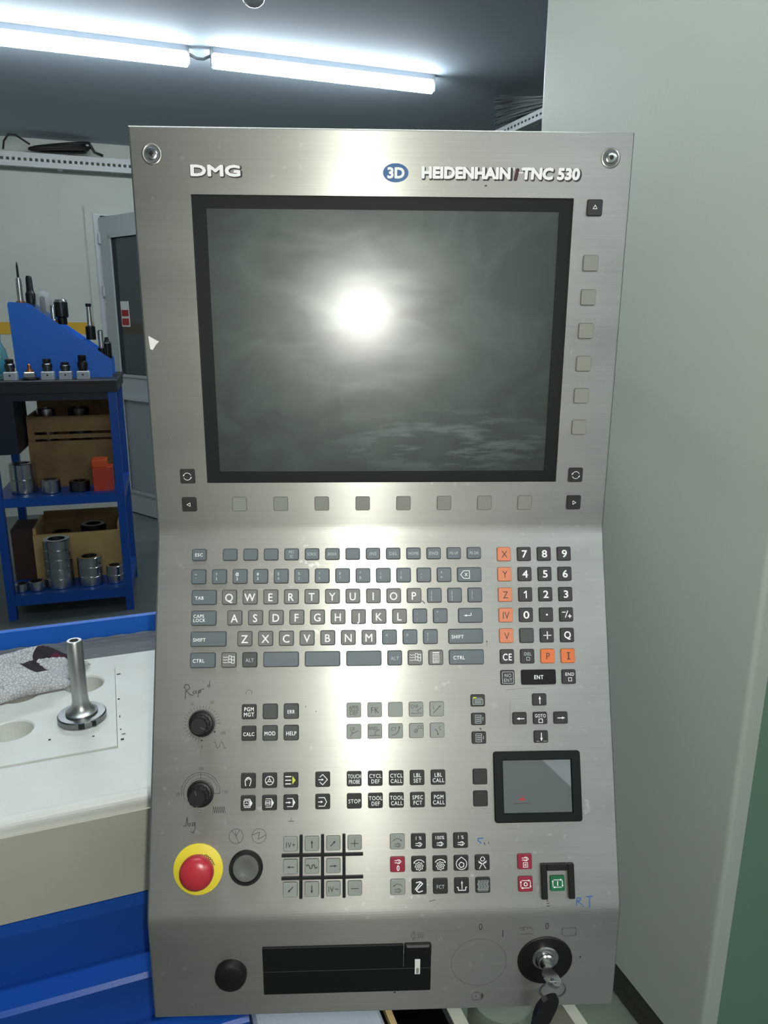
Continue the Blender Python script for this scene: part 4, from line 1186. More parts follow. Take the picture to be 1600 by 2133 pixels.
# window keys, arrows, goto
A1, A2, A3 = -161.6, -178.6, -195.6
pg = lambda: [L([(-3, 3.6), (2.4, 3.6), (2.4, -3.6), (-3, -3.6)], 0.45, True), L([(-2, 1.8), (1.6, 1.8)], 0.7), L([(-2, 0), (1.6, 0)], 0.7), L([(-2, -1.8), (1.6, -1.8)], 0.7)]
key('page_key', 'm', 87.8, A1, 'bkf', [L([(-4.8, -3.4), (-4.8, 2.2), (3.2, 2.2), (4.6, 0.6), (4.6, -3.4)], 0.5, True), F([(-4.6, 3.2), (-1.6, 3.2), (-1.6, 2.0), (-4.6, 2.0)], 'print_yellow')] + [L([(-3.2, y), (3.2, y)], 0.6) for y in (0.8, -0.6, -2.0)], 'with a yellow-tabbed folder sign', 13.2, 10.8)
key('page_key', 'm', 87.9, A2, 'bkf', pg() + [F([(3.6, 0.6), (4.6, 0.6), (4.1, 2.2)]), L([(4.1, -1.4), (4.1, 0.6)], 0.4)], 'with a page up sign', 13.2, 10.8)
key('page_key', 'm', 88.0, A3, 'bkf', pg() + [F([(3.6, 0.0), (4.6, 0.0), (4.1, -1.6)]), L([(4.1, 0), (4.1, 1.6)], 0.4)], 'with a page down sign', 13.2, 10.8)
key('arrow_key', 'm', 146.2, A1, 'bk', arrow(0.2, -3.6, 0.2, 3.4, 0.8, 3.0, 1.2), 'with an arrow up', 13.2, 10.8)
key('arrow_key', 'm', 126.9, A2, 'bk', arrow(4.0, -0.2, -3.2, -0.2, 0.8, 3.0, 1.2), 'with an arrow left', 13.2, 10.8)
key('arrow_key', 'm', 146.3, A2, 'bk', [TX('GOTO', 0.1, 2.2, 3.1, 0.72, 0.008), sq(0.2, -2.4, 1.7)], 'marked GOTO with a square', 13.2, 10.8)
key('arrow_key', 'm', 165.8, A2, 'bk', arrow(-3.0, 0, 4.0, 0, 0.8, 3.0, 1.2), 'with an arrow right', 13.2, 10.8)
key('arrow_key', 'm', 146.5, A3, 'bk', arrow(0.2, 3.4, 0.2, -4.0, 0.8, 3.0, 1.2) + [L([(-4.5, -4.0), (-2.2, -4.0)], 0.4, c='print_faded'), L([(2.0, -4.0), (5.2, -4.0)], 0.4, c='print_faded')], 'with an arrow down', 13.2, 10.8)
key('touchpad_key', 'm', 88.1, Q3 - 0.1, 'bk', None, '', 13.2, 13.8)
key('touchpad_key', 'm', 88.1, Q4, 'bk', None, '', 13.2, 13.8)

# touchpad
tp = MB(); fw_, fh_, iw_, ih_ = 81.6, 63.6, 63.5, 47.0
def ringq(a, za, c_, zc, mi=0):
    n = len(a); v = [(x*mm, y*mm, za*mm) for x, y in a] + [(x*mm, y*mm, zc*mm) for x, y in c_]
    tp.add(v, [(i, (i + 1) % n, n + (i + 1) % n, n + i) for i in range(n)], mi)
oR = rrect(fw_, fh_, 2.5); oT = rrect(fw_ - 1.6, fh_ - 1.6, 2.0); iT = rrect(iw_ + 2.2, ih_ + 2.2, 0.8); iB = rrect(iw_, ih_, 0.5)
ringq(oR, 0, oR, 2.4); ringq(oR, 2.4, oT, 3.2); ringq(oT, 3.2, iT, 3.2); ringq(iT, 3.2, iB, 0.9)
tpo = tp.build('touchpad', 'bezel_black', pn, on('m', 141.5, -240.3), (ROTX['m'], 0, 0), fix=False)
MB().box(-iw_/2*mm, iw_/2*mm, -ih_/2*mm, ih_/2*mm, 0.0003, 0.0010).build('touch_surface', 'pad_grey', tpo)
MB().prism([(5.5*mm, ih_/2*mm), (iw_/2*mm, ih_/2*mm), (iw_/2*mm, -1.5*mm)], 0.00101, 0.00112).build('pad_triangle', 'pad_pale', tpo)['label'] = 'paler triangle in the pad corner'  # flat triangle over one pad corner, paler than the rest
draw([F([(-19.0, -12.5), (-14.2, -9.6), (-12.4, -11.6)], 'print_red'), F([(-15.6, -8.6), (-14.2, -9.4), (-13.4, -8.0)], 'print_red'), F([(-16.2, -12.6), (-11.6, -12.4), (-12.4, -10.4)], 'print_red')] +
     [L([(-23 + k*1.35, -15.2 + 0.1*k*0.3), (-22.1 + k*1.35, -15.2 + 0.1*k*0.3)], 0.8, c='print_grey') for k in range(11)], 'emblem', tpo, (0, 0, 0.00118), (0, 0, 0), 'print_red')

# axis jog keypad with guard bars
JX = [-87.1, -67.6, -48.1, -28.6]; JY = [-286.9, -306.5, -326.3]
jw = 12.6
key('jog_key', 'm', JX[0], JY[0], 'lg', [TX('IV+', 0.2, -0.5, 4.6, 0.85, 0.002)], 'marked IV+', jw, jw)
key('jog_key', 'm', JX[1], JY[0], 'lg', arrow(0, -3.4, 0, 3.2, 0.8, 2.6, 1.1), 'with an arrow up', jw, jw)
key('jog_key', 'm', JX[2], JY[0], 'lg', arrow(-2.4, -2.2, 2.2, 2.4, 0.8, 2.6, 1.1), 'with an arrow away to the right', jw, jw)
key('jog_key', 'm', JX[3], JY[0], 'lg', [L([(-3.2, -0.4), (3.2, -0.4)], 0.6), L([(0, -3.4), (0, 2.8)], 0.6)], 'marked plus', jw, jw)
key('jog_key', 'm', JX[0], JY[1], 'lg', arrow(3.2, -0.2, -3.2, -0.2, 0.8, 2.6, 1.1), 'with an arrow left', jw, jw)
wv = [(-4.8, 0.4), (-4.2, 1.4), (-3.0, 1.4), (-2.2, 0.2), (-2.0, -1.2), (-1.0, -1.8), (0, -1.0), (0.2, 0.6), (1.0, 1.5), (2.2, 1.3), (2.6, 0), (3.0, -1.4), (4.2, -1.4), (4.8, -0.4)]
key('jog_key', 'm', JX[1], JY[1], 'lg', [L(wv, 0.8)], 'with a rapid wave sign', jw, jw)
key('jog_key', 'm', JX[2], JY[1], 'lg', arrow(-3.0, 0, 3.4, 0, 0.8, 2.6, 1.1), 'with an arrow right', jw, jw)
key('jog_key', 'm', JX[0], JY[2], 'lg', arrow(2.4, 2.4, -2.2, -2.2, 0.8, 2.6, 1.1), 'with an arrow near to the left', jw, jw)
key('jog_key', 'm', JX[1], JY[2], 'lg', arrow(0, 3.2, 0, -3.4, 0.8, 2.6, 1.1), 'with an arrow down', jw, jw)
key('jog_key', 'm', JX[2], JY[2], 'lg', [TX('IV', -2.0, -0.2, 4.6, 0.85, 0.002), L([(1.4, -0.2), (4.6, -0.2)], 0.6)], 'marked IV minus', jw, jw)
key('jog_key', 'm', JX[3], JY[2], 'lg', [L([(-3.2, 0), (3.2, 0)], 0.6)], 'marked minus', jw, jw)
for x in (-77.4, -57.9, -38.4):
    MB().bbox(-1.4*mm, 1.4*mm, -27.6*mm, 27.6*mm, 0, 2.6*mm, 0.5*mm).build('guard_bar', 'black_plastic', pn, on('m', x, -306.5), (ROTX['m'], 0, 0))
for y in (-296.7, -316.4):
    MB().bbox(-37*mm, 37*mm, -1.4*mm, 1.4*mm, 0, 2.5*mm, 0.5*mm).build('guard_bar', 'black_plastic', pn, on('m', -58.0, y), (ROTX['m'], 0, 0))

# spindle, magazine and door keys
S1_, S2_, S3_ = -286.8, -306.6, -326.2
SX = [10.4, 29.8, 49.3, 68.7, 88.2]


def plug(x, y, s=1.0, w=0.5):
    q = [(-3, 0.9), (-0.5, 0.9), (-0.5, 1.6), (1.2, 1.6), (2.8, 0), (1.2, -1.6), (-0.5, -1.6), (-0.5, -0.9), (-3, -0.9)]
    return [L([(x + a*s, y + c_*s) for a, c_ in q], w), L([(x + 0.9*s, y + 1.6*s), (x + 0.9*s, y - 1.6*s)], w)]


def gear(x, y, r):
    return [L([(x + (r + (0.7 if k % 4 < 2 else -0.2))*math.cos(2*PI*k/32), y + (r + (0.7 if k % 4 < 2 else -0.2))*math.sin(2*PI*k/32)) for k in range(33)], 0.5), L(arc(x, y, r*0.55, 0, 360, 12), 0.5), L(arc(x, y, 0.5, 0, 360, 8), 0.4)]


key('spindle_key', 'm', SX[0], S1_, 'lgf', plug(0.2, -2.8) + [L(arc(0, -2.4, 5.2, 140, 45, 9), 0.5), F([(4.6, 0.6), (3.2, 2.2), (2.6, 0.9)])], 'with a turning spindle sign')
for x, s in ((SX[1], '1 %'), (SX[2], '100%'), (SX[3], '1 %')):
    key('spindle_key', 'm', x, S1_, 'bk', plug(0.4, -2.6, 1.0, 0.6) + [TX(s, 0.2, 3.0, 3.0, 0.85, 0.006)], 'marked ' + s + ' above a spindle')
key('spindle_key', 'm', SX[0], S2_, 'rd', plug(0.4, 2.6, 1.0, 0.6) + [TX('0', 0.4, -3.0, 4.6, 0.8, 0.02)], 'marked 0 under a spindle')
for k, x in ((1, SX[1]), (2, SX[2])):
    key('magazine_key', 'm', x, S2_, 'bk', gear(0.2, -1.8, 3.0) + [L(arc(0.2, -1.8, 5.6, 145, 35, 9), 0.7), F([(-5.0, 0.6), (-3.4, 1.0), (-4.4, 2.4)] if k == 1 else [(5.2, 0.6), (3.6, 1.0), (4.6, 2.4)])], 'with a turning tool magazine sign')
key('magazine_key', 'm', SX[3], S2_, 'bk', [L(arc(0.2, -0.6, 4.8, 120, 420, 24), 0.6), L([(-2.4, 3.4), (0.2, 5.4), (2.8, 3.4)], 0.6), L(arc(0.2, -1.4, 2.2, 0, 360, 14), 0.6)] + [F(arc(0.2 + 2.2*math.cos(a), -1.4 + 2.2*math.sin(a), 0.6, 0, 360, 8)[:-1]) for a in (0.5, 1.8, 3.1, 4.4, 5.6)], 'with a drop and ring sign')
key('magazine_key', 'm', SX[4], S2_, 'bk', [L([(-3.0, -5.0), (-0.4, -0.8), (-3.6, 1.6)], 0.6), L([(3.0, -5.0), (0.4, -0.8), (3.6, 1.6)], 0.6), L([(-2, 3.0), (-0.6, 5.0), (1.0, 5.0), (2.2, 3.2), (1.0, 1.6), (-1.0, 1.6)], 0.6, True), L([(-3.4, 0.4), (-1.4, -0.6)], 0.6), L([(3.4, 0.4), (1.4, -0.6)], 0.6)], 'with a tool gripper sign')
key('spindle_key', 'm', SX[0], S3_, 'lgf', plug(0.2, -2.8) + [L(arc(0, -2.4, 5.2, 40, 135, 9), 0.5), F([(-4.6, 0.6), (-3.2, 2.2), (-2.6, 0.9)])], 'with a counter-turning spindle sign')
key('machine_key', 'm', SX[1], S3_, 'bk', [L([(-2.6, 3.6), (0.8, 4.4), (3.2, 2.6), (-2.6, -3.0), (-0.6, -4.6), (3.0, -3.6)], 0.9), L([(-3.4, 3.0), (1.4, -1.6)], 0.01), L([(1.8, 4.2), (-3.6, -2.2)], 0.9)], 'with a chip conveyor sign')
key('machine_key', 'm', SX[2], S3_, 'bkf', [TX('FCT', 0, -0.4, 3.2, 0.82, 0.01)], 'marked FCT')
key('machine_key', 'm', SX[3], S3_, 'bk', [L([(-4.4, -1.2), (-3.4, -1.2), (-3.0, -3.8), (3.4, -3.8), (3.6, -1.2), (4.6, -1.2)], 0.7)] + arrow(0.2, -2.6, 0.2, 4.4, 0.7, 2.2, 0.9), 'with an arrow out of a tray')
key('machine_key', 'm', SX[4], S3_, 'bkf', [L([(x + 0.5*math.sin(k*1.5), 4.4 - k*1.05) for k in range(8)], 0.45) for x in (-4.4, -3.2, -1.8, -0.6, 0.8, 2.0, 3.4, 4.6)] + [L([(-5, -3.6), (5, -3.6)], 0.5), L([(-4.4, -4.8), (4.4, -4.8)], 0.4)], 'with a curtain sign')
key('feed_key', 'm', 127.4, S2_, 'rd', plug(0.4, 2.4, 1.0, 0.6) + [sq(0.4, -2.8, 2.0, 0.5), L(arc(0.4, -2.8, 0.8, 0, 360, 8), 0.5)], 'with a spindle over a stop sign')
cyc = lambda: [L([(-3.4, 3.2), (3.0, 3.2)], 0.6), L([(4.4, 2.4), (4.4, -2.2)], 0.6), L([(3.4, -3.2), (-3.0, -3.2)], 0.6), L([(-4.4, -2.4), (-4.4, 2.2)], 0.6), F([(4.4, 3.2), (2.6, 4.2), (2.6, 2.2)]), F([(4.4, -3.2), (5.3, -1.4), (3.5, -1.4)]), F([(-4.4, -3.2), (-2.6, -2.2), (-2.6, -4.2)]), F([(-4.4, 3.2), (-5.3, 1.4), (-3.5, 1.4)])]
key('feed_key', 'm', 127.4, S3_, 'rd', cyc() + [L(arc(0, 0, 1.5, 0, 360, 12), 0.7)], 'with a cycle stop sign')
key('feed_key', 'm', 156.9, S3_, 'gr', cyc() + [L([(0, 1.8), (0, -1.8)], 0.9)], 'with a cycle start sign')
ug = [(-15.3, 15.4), (15.3, 15.4), (15.3, -15.4), (9.7, -15.4), (9.7, 9.4), (-9.7, 9.4), (-9.7, -15.4), (-15.3, -15.4)]
gb_ = MB(); v = [(x*mm, y*mm, 0) for x, y in ug] + [(x*mm, y*mm, 5.0*mm) for x, y in ug]
for (a, c_, d, e) in ((-15.3, -9.7, -15.4, 15.4), (9.7, 15.3, -15.4, 15.4), (-9.7, 9.7, 9.4, 15.4)):
    gb_.bbox(a*mm, c_*mm, d*mm, e*mm, 0, 4.5*mm, 0.6*mm)
gb_.build('start_guard', 'black_plastic', pn, on('m', 156.8, -323.8), (ROTX['m'], 0, 0))['label'] = 'black raised guard round the green key'

# soft keys around the screen
tri = lambda a: [L([(2.0*math.cos(math.radians(a + d)), 2.0*math.sin(math.radians(a + d))) for d in (0, 120, 240)], 0.5, True)]
def rota():
    p = [L(arc(0, 0, 3.4, 20, 160, 12), 0.5), L(arc(0, 0, 3.4, 200, 340, 12), 0.5)]
    return p + [F([(-3.9, 0.0), (-2.4, 1.4), (-3.8, 1.8)]), F([(3.9, 0.0), (2.4, -1.4), (3.8, -1.8)])]
key('screen_key', 'u', -183.3, 53.9, 'bk', rota(), 'with a circling arrow sign', 13.4, 13.4)
key('screen_key', 'u', 183.8, 54.0, 'bk', rota(), 'with a circling arrow sign', 13.4, 13.4)
key('screen_key', 'u', -183.3, 26.8, 'bk', tri(180), 'with a triangle pointing left', 13.4, 13.4)
key('screen_key', 'u', 183.8, 27.0, 'bk', tri(0), 'with a triangle pointing right', 13.4, 13.4)
key('screen_key', 'u', 184.2, 292.2, 'bk', tri(90), 'with a triangle pointing up', 13.4, 13.4)
for k in range(8): key('soft_key', 'u', -136.2 + k*38.94, 26.8, 'so', None, '', 13.3, 13.3, 1.4)
for k in range(6): key('soft_key', 'u', 184.1, 246.2 - k*29.32, 'so', None, '', 13.3, 13.3, 2.0)

# ----- operating elements
def knob(x, y, ang, label):
    t = MB().lathe([(12.2*mm, 0), (12.2*mm, 0.4*mm), (10.6*mm, 0.8*mm), (10.4*mm, 3.0*mm), (9.4*mm, 3.6*mm)], 40)
    o = t.build('override_knob', 'black_plastic', pn, on('m', x, y), (ROTX['m'], 0, 0)); o['label'] = label
    b = MB(); n = 96
    def rr_(a, base): return base*(1 - 0.07*(0.5 + 0.5*math.cos(12*a)))
    rings = [(8.8, 3.62), (8.6, 14.0), (7.4, 15.6), (7.0, 15.2)]
    v = []
    for R, z in rings:
        for i in range(n):
            a = 2*PI*i/n; q = rr_(a, R) if z < 15.3 and R > 7.1 else R; v.append((q*math.cos(a)*mm, q*math.sin(a)*mm, z*mm))
    for q in range(len(rings) - 1):
        b.add(v[q*n:(q + 2)*n], [(i, (i + 1) % n, n + (i + 1) % n, n + i) for i in range(n)], 0, True)
    b.add(v[-n:], [tuple(range(n))], 0)
    g = b.build('grip', 'black_plastic', o)
    draw([L([(0, 2), (0, 6.4)], 0.8)], 'pointer', o, (0, 0, 15.28*mm), (0, 0, ang), 'print_grey')
    return o


knob(-169.5, -178.9, math.radians(-120), 'black fluted rapid override knob')
knob(-169.5, -241.5, math.radians(20), 'black fluted feed override knob')
# emergency stop
MB().lathe([(22.2*mm, 0), (22.2*mm, 1.0*mm), (21.7*mm, 1.3*mm)], 56).build('stop_plate', 'estop_yellow', pn, on('m', -170.1, -306.9), (ROTX['m'], 0, 0))['label'] = 'yellow disc behind the emergency stop'
es_ = MB().lathe([(10*mm, 1.35*mm), (10*mm, 9*mm), (14.2*mm, 9.4*mm), (15.0*mm, 10.4*mm), (15.0*mm, 14.5*mm), (14.4*mm, 16.6*mm), (12.5*mm, 18.6*mm), (9.5*mm, 20.2*mm), (5.5*mm, 21.2*mm), (0, 21.5*mm)], 48)
eso = es_.build('emergency_stop', 'estop_red', pn, on('m', -169.0, -306.0), (ROTX['m'], 0, 0)); eso['label'] = 'red mushroom emergency stop button'
draw([L([((15.6 + 0.5*math.sin(k*2.3))*math.cos(math.radians(18 + k*3.0)), (15.6 + 0.5*math.sin(k*2.3))*math.sin(math.radians(18 + k*3.0))) for k in range(17)], 0.6), L([((14.2 + 0.7*math.sin(k*1.9))*math.cos(math.radians(40 + k*2.4)), (14.2 + 0.7*math.sin(k*1.9))*math.sin(math.radians(40 + k*2.4))) for k in range(18)], 0.7)], 'scuff_mark', pn, on('m', -170.5, -308.5, 1.4), (ROTX['m'], 0, 0), 'ink_black')
# push button with grey lens
MB().lathe([(15.2*mm, 0), (15.2*mm, 3.2*mm), (14.0*mm, 5.0*mm), (12.4*mm, 5.0*mm), (11.9*mm, 2.2*mm)], 44).build('button_ring', 'black_plastic', pn, on('m', -127.0, -306.3), (ROTX['m'], 0, 0))
MB().lathe([(11.85*mm, 2.3*mm), (11.85*mm, 4.0*mm), (11.0*mm, 4.8*mm), (7.0*mm, 4.9*mm), (6.0*mm, 4.4*mm), (0, 4.2*mm)], 40).build('push_button', 'lens_grey', pn, on('m', -127.0, -306.3), (ROTX['m'], 0, 0))['label'] = 'round grey push button in a black ring'
# lower strip: black cap, drive door, engraved circle, key switch
MB().lathe([(14.2*mm, 0), (14.4*mm, 1*mm), (14.2*mm, 6*mm), (13.0*mm, 8.6*mm), (10.5*mm, 9.8*mm), (0, 10.2*mm)], 40).build('blanking_cap', 'black_plastic', pn, on('l', -142.1, -56.5), (ROTX['l'], 0, 0))['label'] = 'round black rubber cap'
dd = MB().bbox(-77*mm, 77*mm, -25.5*mm, -0.3*mm, 0, 2.0*mm, 0.4*mm).bbox(-77*mm, 51.5*mm, 0.3*mm, 25.5*mm, 0, 2.2*mm, 0.4*mm)
ddo = dd.build('drive_door', 'bezel_black', pn, on('l', -36.0, -55.5), (ROTX['l'], 0, 0)); ddo['label'] = 'black hinged door over the drive slot'
MB().bbox(52*mm, 77*mm, 0.3*mm, 14*mm, 0, 2.0*mm, 0.4*mm).build('latch_well', 'bezel_black', ddo)
MB().bbox(52.2*mm, 77*mm, 14.2*mm, 26.2*mm, 0, 5.0*mm, 1.5*mm).build('latch', 'black_plastic', ddo)
MB().bbox(62*mm, 67*mm, -6.5*mm, 9.5*mm, 2.05*mm, 2.9*mm, 0.3*mm).box(63.4*mm, 65.8*mm, -5.5*mm, 0.5*mm, 2.91*mm, 3.0*mm, 1).build('latch_slider', ['paper_white', 'key_light'], ddo)
MB().lathe([(25.6*mm, 0), (25.6*mm, 1.0*mm), (24.8*mm, 1.6*mm), (14.0*mm, 1.2*mm), (0, 1.1*mm)], 56).build('switch_plate', 'black_plastic', pn, on('l', 147.3, -52.5), (ROTX['l'], 0, 0))
MB().lathe([(12.2*mm, 1.3*mm), (12.2*mm, 2.4*mm), (11.2*mm, 3.2*mm), (8.2*mm, 3.4*mm), (7.8*mm, 7.0*mm), (6.8*mm, 8.0*mm), (0, 8.1*mm)], 40).build('lock_barrel', 'chrome', pn, on('l', 147.3, -49.0), (ROTX['l'], 0, 0))['label'] = 'chrome barrel of the key switch'


# corner screws
def screw(x, y, key_):
    o = MB().lathe([(8.6*mm, 0), (8.2*mm, 0.7*mm), (7.4*mm, 1.0*mm), (6.6*mm, 0.6*mm), (5.4*mm, 0.4*mm)], 36).build('corner_lock', 'brushed_steel', pn, on('u', x, y), (ROTX['u'], 0, 0))
    MB().lathe([(5.0*mm, 0.45*mm), (5.0*mm, 1.6*mm), (4.4*mm, 2.0*mm), (2.0*mm, 2.0*mm), (1.7*mm, 1.2*mm)], 28).build('screw_head', 'chrome', o)
    MB().lathe([(1.6*mm, 1.0*mm), (1.6*mm, 2.02*mm)], 6).build('socket', 'black_plastic', o)
    MB().lathe([(6.7*mm, 0.66*mm), (6.5*mm, 0.85*mm), (5.02*mm, 0.85*mm)], 28).build('shade_ring', 'housing_grey', o)  # dark ring paints the shade of the recess round the screw head


screw(-196.3, 331.0, 0); screw(195.4, 332.5, 1)

# ----- badges
draw([TX('DMG', 0.5, -0.5, 8.2, 1.66, 0.095, 'print_black'), TX('DMG', 0, 0, 8.0, 1.66, 0.055, 'print_white')], 'maker_badge', pn, on('u', -143.7, 318.7, 0.3), (ROTX['u'], 0, 0), 'print_black')['label'] = 'white block letters with a black outline'
el = [(11.0*math.cos(2*PI*k/40), 7.6*math.sin(2*PI*k/40)) for k in range(40)]
draw([F(el, 'logo_blue'), TX('3D', 0.2, 0, 8.0, 1.05, 0.045, 'print_white')], 'badge', pn, on('u', 9.8, 318.6, 0.3), (ROTX['u'], 0, 0), 'logo_blue')['label'] = 'blue oval badge with white lettering'
HX0 = -67.0
hb = [TX('HEIDENHAIN', HX0 + 0.6, -0.8, 8.6, 1.06, 0.09, 'print_black', 'L'), TX('HEIDENHAIN', HX0, 0, 8.5, 1.06, 0.055, 'print_white', 'L')]
hb += [TX('i', 14.5, -0.6, 9.0, 1.2, 0.07, 'print_darkred', 'C', 0.2), L([(12.0, 4.6), (12.0, 2.6)], 0.9, c='print_white'), L([(16.5, 0.6), (19.6, 0.6), (19.6, 1.6)], 0.8, c='print_white')]
hb += [TX('TNC 530', 19.8, -0.8, 8.6, 1.06, 0.09, 'print_black', 'L', 0.06), TX('TNC 530', 19.2, 0, 8.5, 1.06, 0.055, 'print_white', 'L', 0.06)]
BADGE = draw(hb, 'maker_badge', pn, on('u', 99.7, 319.2, 0.3), (ROTX['u'], 0, 0), 'print_black'); BADGE['label'] = 'long white lettered badge with black edging'

# ----- prints on the sheet
def mark(prims, pl, x, y, col='print_black', name='panel_marking', label=None):
    o = draw(prims, name, pn, on(pl, x, y, 0.12), (ROTX[pl], 0, 0), col)
    if label: o['label'] = label
    return o


tk = []
for k in range(25):
    a = math.radians(-100 - k*(260/24.0)) if True else 0
    r0, r1 = 14.0, (17.4 if k % 6 == 0 else 16.4)
    tk.append(L([(r0*math.cos(a), r0*math.sin(a)), (r1*math.cos(a), r1*math.sin(a))], 0.3))
tk += [L(arc(0, 0, 12.9, 0, 360, 40), 0.3), F(arc(11.8, -7.6, 0.9, 0, 360, 8)[:-1]), F(arc(0, -15.2, 0.9, 0, 360, 8)[:-1]), L(arc(0, 0, 14.0, -95, -140, 8), 0.4),
       TX('10', -9.2, 17.8, 2.8, 0.8, -0.004, 'print_grey'), TX('50', 9.0, 19.2, 2.8, 0.8, -0.004, 'print_grey'), TX('100', 19.5, -8.8, 2.8, 0.85, -0.004, 'print_grey'), TX('0', 0.4, -21.0, 2.8, 0.8, -0.004, 'print_grey')]
mark(tk, 'm', -169.5, -178.9)
mark([L([(x, 3.0*math.sin(x*0.95)) for x in [k*0.6 - 5.6 for k in range(20)]], 0.35)], 'm', -152.8, -198.5)
fo = [L(arc(0, 0, 15.4, 5, 205, 24), 0.3), L(arc(0, 0, 12.0, 5, 205, 24), 0.3), L([(12.0, 1), (12.0, -1.6), (17.4, -1.6), (17.4, 1)], 0.4), L(arc(0, 0, 17.4, 0, 190, 24), 0.35), L([(0, 17.4), (0, 12.2)], 0.35),
      TX('100', 0, 20.6, 2.8, 0.85, -0.004, 'print_grey'), TX('50', -20.6, -1.6, 2.8, 0.85, -0.004, 'print_grey'), TX('150', 22.6, 0, 2.8, 0.85, -0.004, 'print_grey'), L([(-1, -16.0), (1.4, -16.0)], 0.4, c='print_grey'), L([(-1.4, -18.0), (1.0, -18.0)], 0.4, c='print_grey')]
mark(fo, 'm', -169.5, -240.0)
mark([L([(-5.6 + k*0.94, (2.9 if k % 2 else -2.9)) for k in range(13)], 0.4)], 'm', -152.6, -256.0)
mark([L(arc(0, 0, 6.4, 0, 360, 32), 0.35), L([(-3.6, 4.6), (0, 0), (3.0, 5.2)], 0.35), L([(0, 0), (2.4, -5.6)], 0.35), L([(-0.8, 4.8), (0, 0)], 0.3)], 'm', -136.6, -279.4)
mark([L(arc(0, 0, 6.4, 0, 360, 32), 0.35), L([(-6, 1.0), (0.4, 3.4), (-0.6, -2.8), (6, 0.6)], 0.4)], 'm', -115.8, -279.5)
mark([L(arc(0, 0, 2.8, 200, -20, 12), 0.4), F(arc(0.2, 0, 0.4, 0, 360, 6)[:-1])], 'm', -126.5, -152.0, 'print_grey')
mark([L([(-2.4, -1.6), (2.2, -1.6)], 0.5), L([(0, -1.6), (0, 1.6)], 0.3)], 'm', -86.5, -265.6)
# hand-written notes
mark([L([(-9.4, -6.4), (-9.0, 3.0), (-10.6, 4.0), (-9.6, 6.6), (-6.6, 6.4), (-5.4, 3.4), (-8.4, 0.8), (-5.0, -2.6), (-2.2, -3.2)], 0.6), L([(-1.0, 1.0), (-2.4, -0.4), (-1.4, -2.2), (0.4, -0.2), (0.4, 1.0), (1.0, -2.0)], 0.55), L([(2.6, 1.2), (2.4, -5.0)], 0.55),
      L([(2.6, 0.6), (4.6, 1.4), (4.8, -0.8), (2.8, -1.0), (5.0, 1.8), (8.0, 2.6)], 0.55), L([(13.0, 9.6), (12.6, 4.0), (11.0, 4.4), (11.4, 6.0), (13.4, 5.6)], 0.5), L([(7.0, 9.0), (7.6, 9.0)], 0.5)], 'm', -176.0, -150.0, 'ink_black', 'handwriting', 'hand-written word Rapid in black pen')
mark([L([(-6, -1.6), (-3.6, -1.4), (-2.8, 6.2), (-2.0, -0.6), (-1.0, 0.4), (0.4, 0.8), (0.0, -1.8), (-1.6, -1.4)], 0.55), L([(4.2, 1.0), (2.2, 1.2), (2.0, -1.6), (4.0, -0.6), (4.6, 1.4), (4.8, -4.0), (3.2, -7.6), (1.0, -6.6)], 0.6)], 'm', -178.5, -268.0, 'ink_black', 'handwriting', 'hand-written word Jog in black pen')
mark([L([(-7.4, -3.8), (-6.6, 2.0), (-3.8, 2.2), (-3.4, 0.4), (-6.2, -0.8), (-2.2, -3.6)], 0.9), F(arc(-1.2, -5.0, 0.7, 0, 360, 8)[:-1]), L([(2.0, 3.0), (7.6, 3.4)], 0.9), L([(5.0, 3.2), (4.6, -6.4)], 0.9)], 'm', 181.5, -342.0, 'ink_blue', 'handwriting', 'hand-written blue letters R T')
mark([L([(0.4, 2.8), (-4.0, 2.6), (-4.2, 1.0), (-1.4, -1.6)], 0.9), L([(1.4, -1.0), (2.2, -3.0)], 0.7, c='ink_black'), L([(5.4, -0.8), (6.0, -2.0)], 0.7, c='ink_black')], 'm', 89.0, -288.5, 'ink_blue', 'handwriting', 'small blue pen hook')
mark([L([(-0.8, 3), (-0.6, 1.6)], 0.7), L([(-1.6, 0), (0.8, 0.2)], 0.6), L([(-1.4, -2.2), (1.2, -2.2)], 0.6)], 'm', 148.0, -344.0, 'ink_black')
mark([L([(-2.6, -0.4), (0, 0.6), (3.0, 0.8)], 0.45)], 'm', 41.5, -339.5, 'ink_black')
# scratches and specks
mark([L([(-12, -0.8), (0, 0.5), (16, 0.8)], 0.25)], 'm', 127.0, -151.8, 'print_grey')
mark([L([(0.6, 10), (0.2, -2), (0, -14)], 0.2)], 'm', 118.0, -172.0, 'print_grey')
mark([F([(-0.8, 1.0), (0.8, 0.4), (1.0, -1.2), (-0.2, -0.6)])], 'm', 89.6, -187.6, 'ink_black')
mark([F(arc(0, 0, 0.5, 0, 360, 7)[:-1])], 'm', -64.0, -169.6, 'ink_black')
mark([F(arc(0, 0, 0.45, 0, 360, 7)[:-1])], 'm', 22.4 - 96, -165.0, 'ink_black')
mark([L([(-1, 1), (1.2, -1.4)], 0.8)], 'm', 38.0, -69.0, 'ink_black')
mark([F(arc(0, 0, 0.7, 0, 360, 7)[:-1]), L([(0, 0), (0.1, -4)], 0.25)], 'm', 98.0, -107.0, 'ink_black')
mark([F([(-1.5, 0), (0.2, 0.9), (1.3, 0.5), (0.4, -0.6)])], 'u', 84.0 + 3.8, 309.0, 'ink_black')
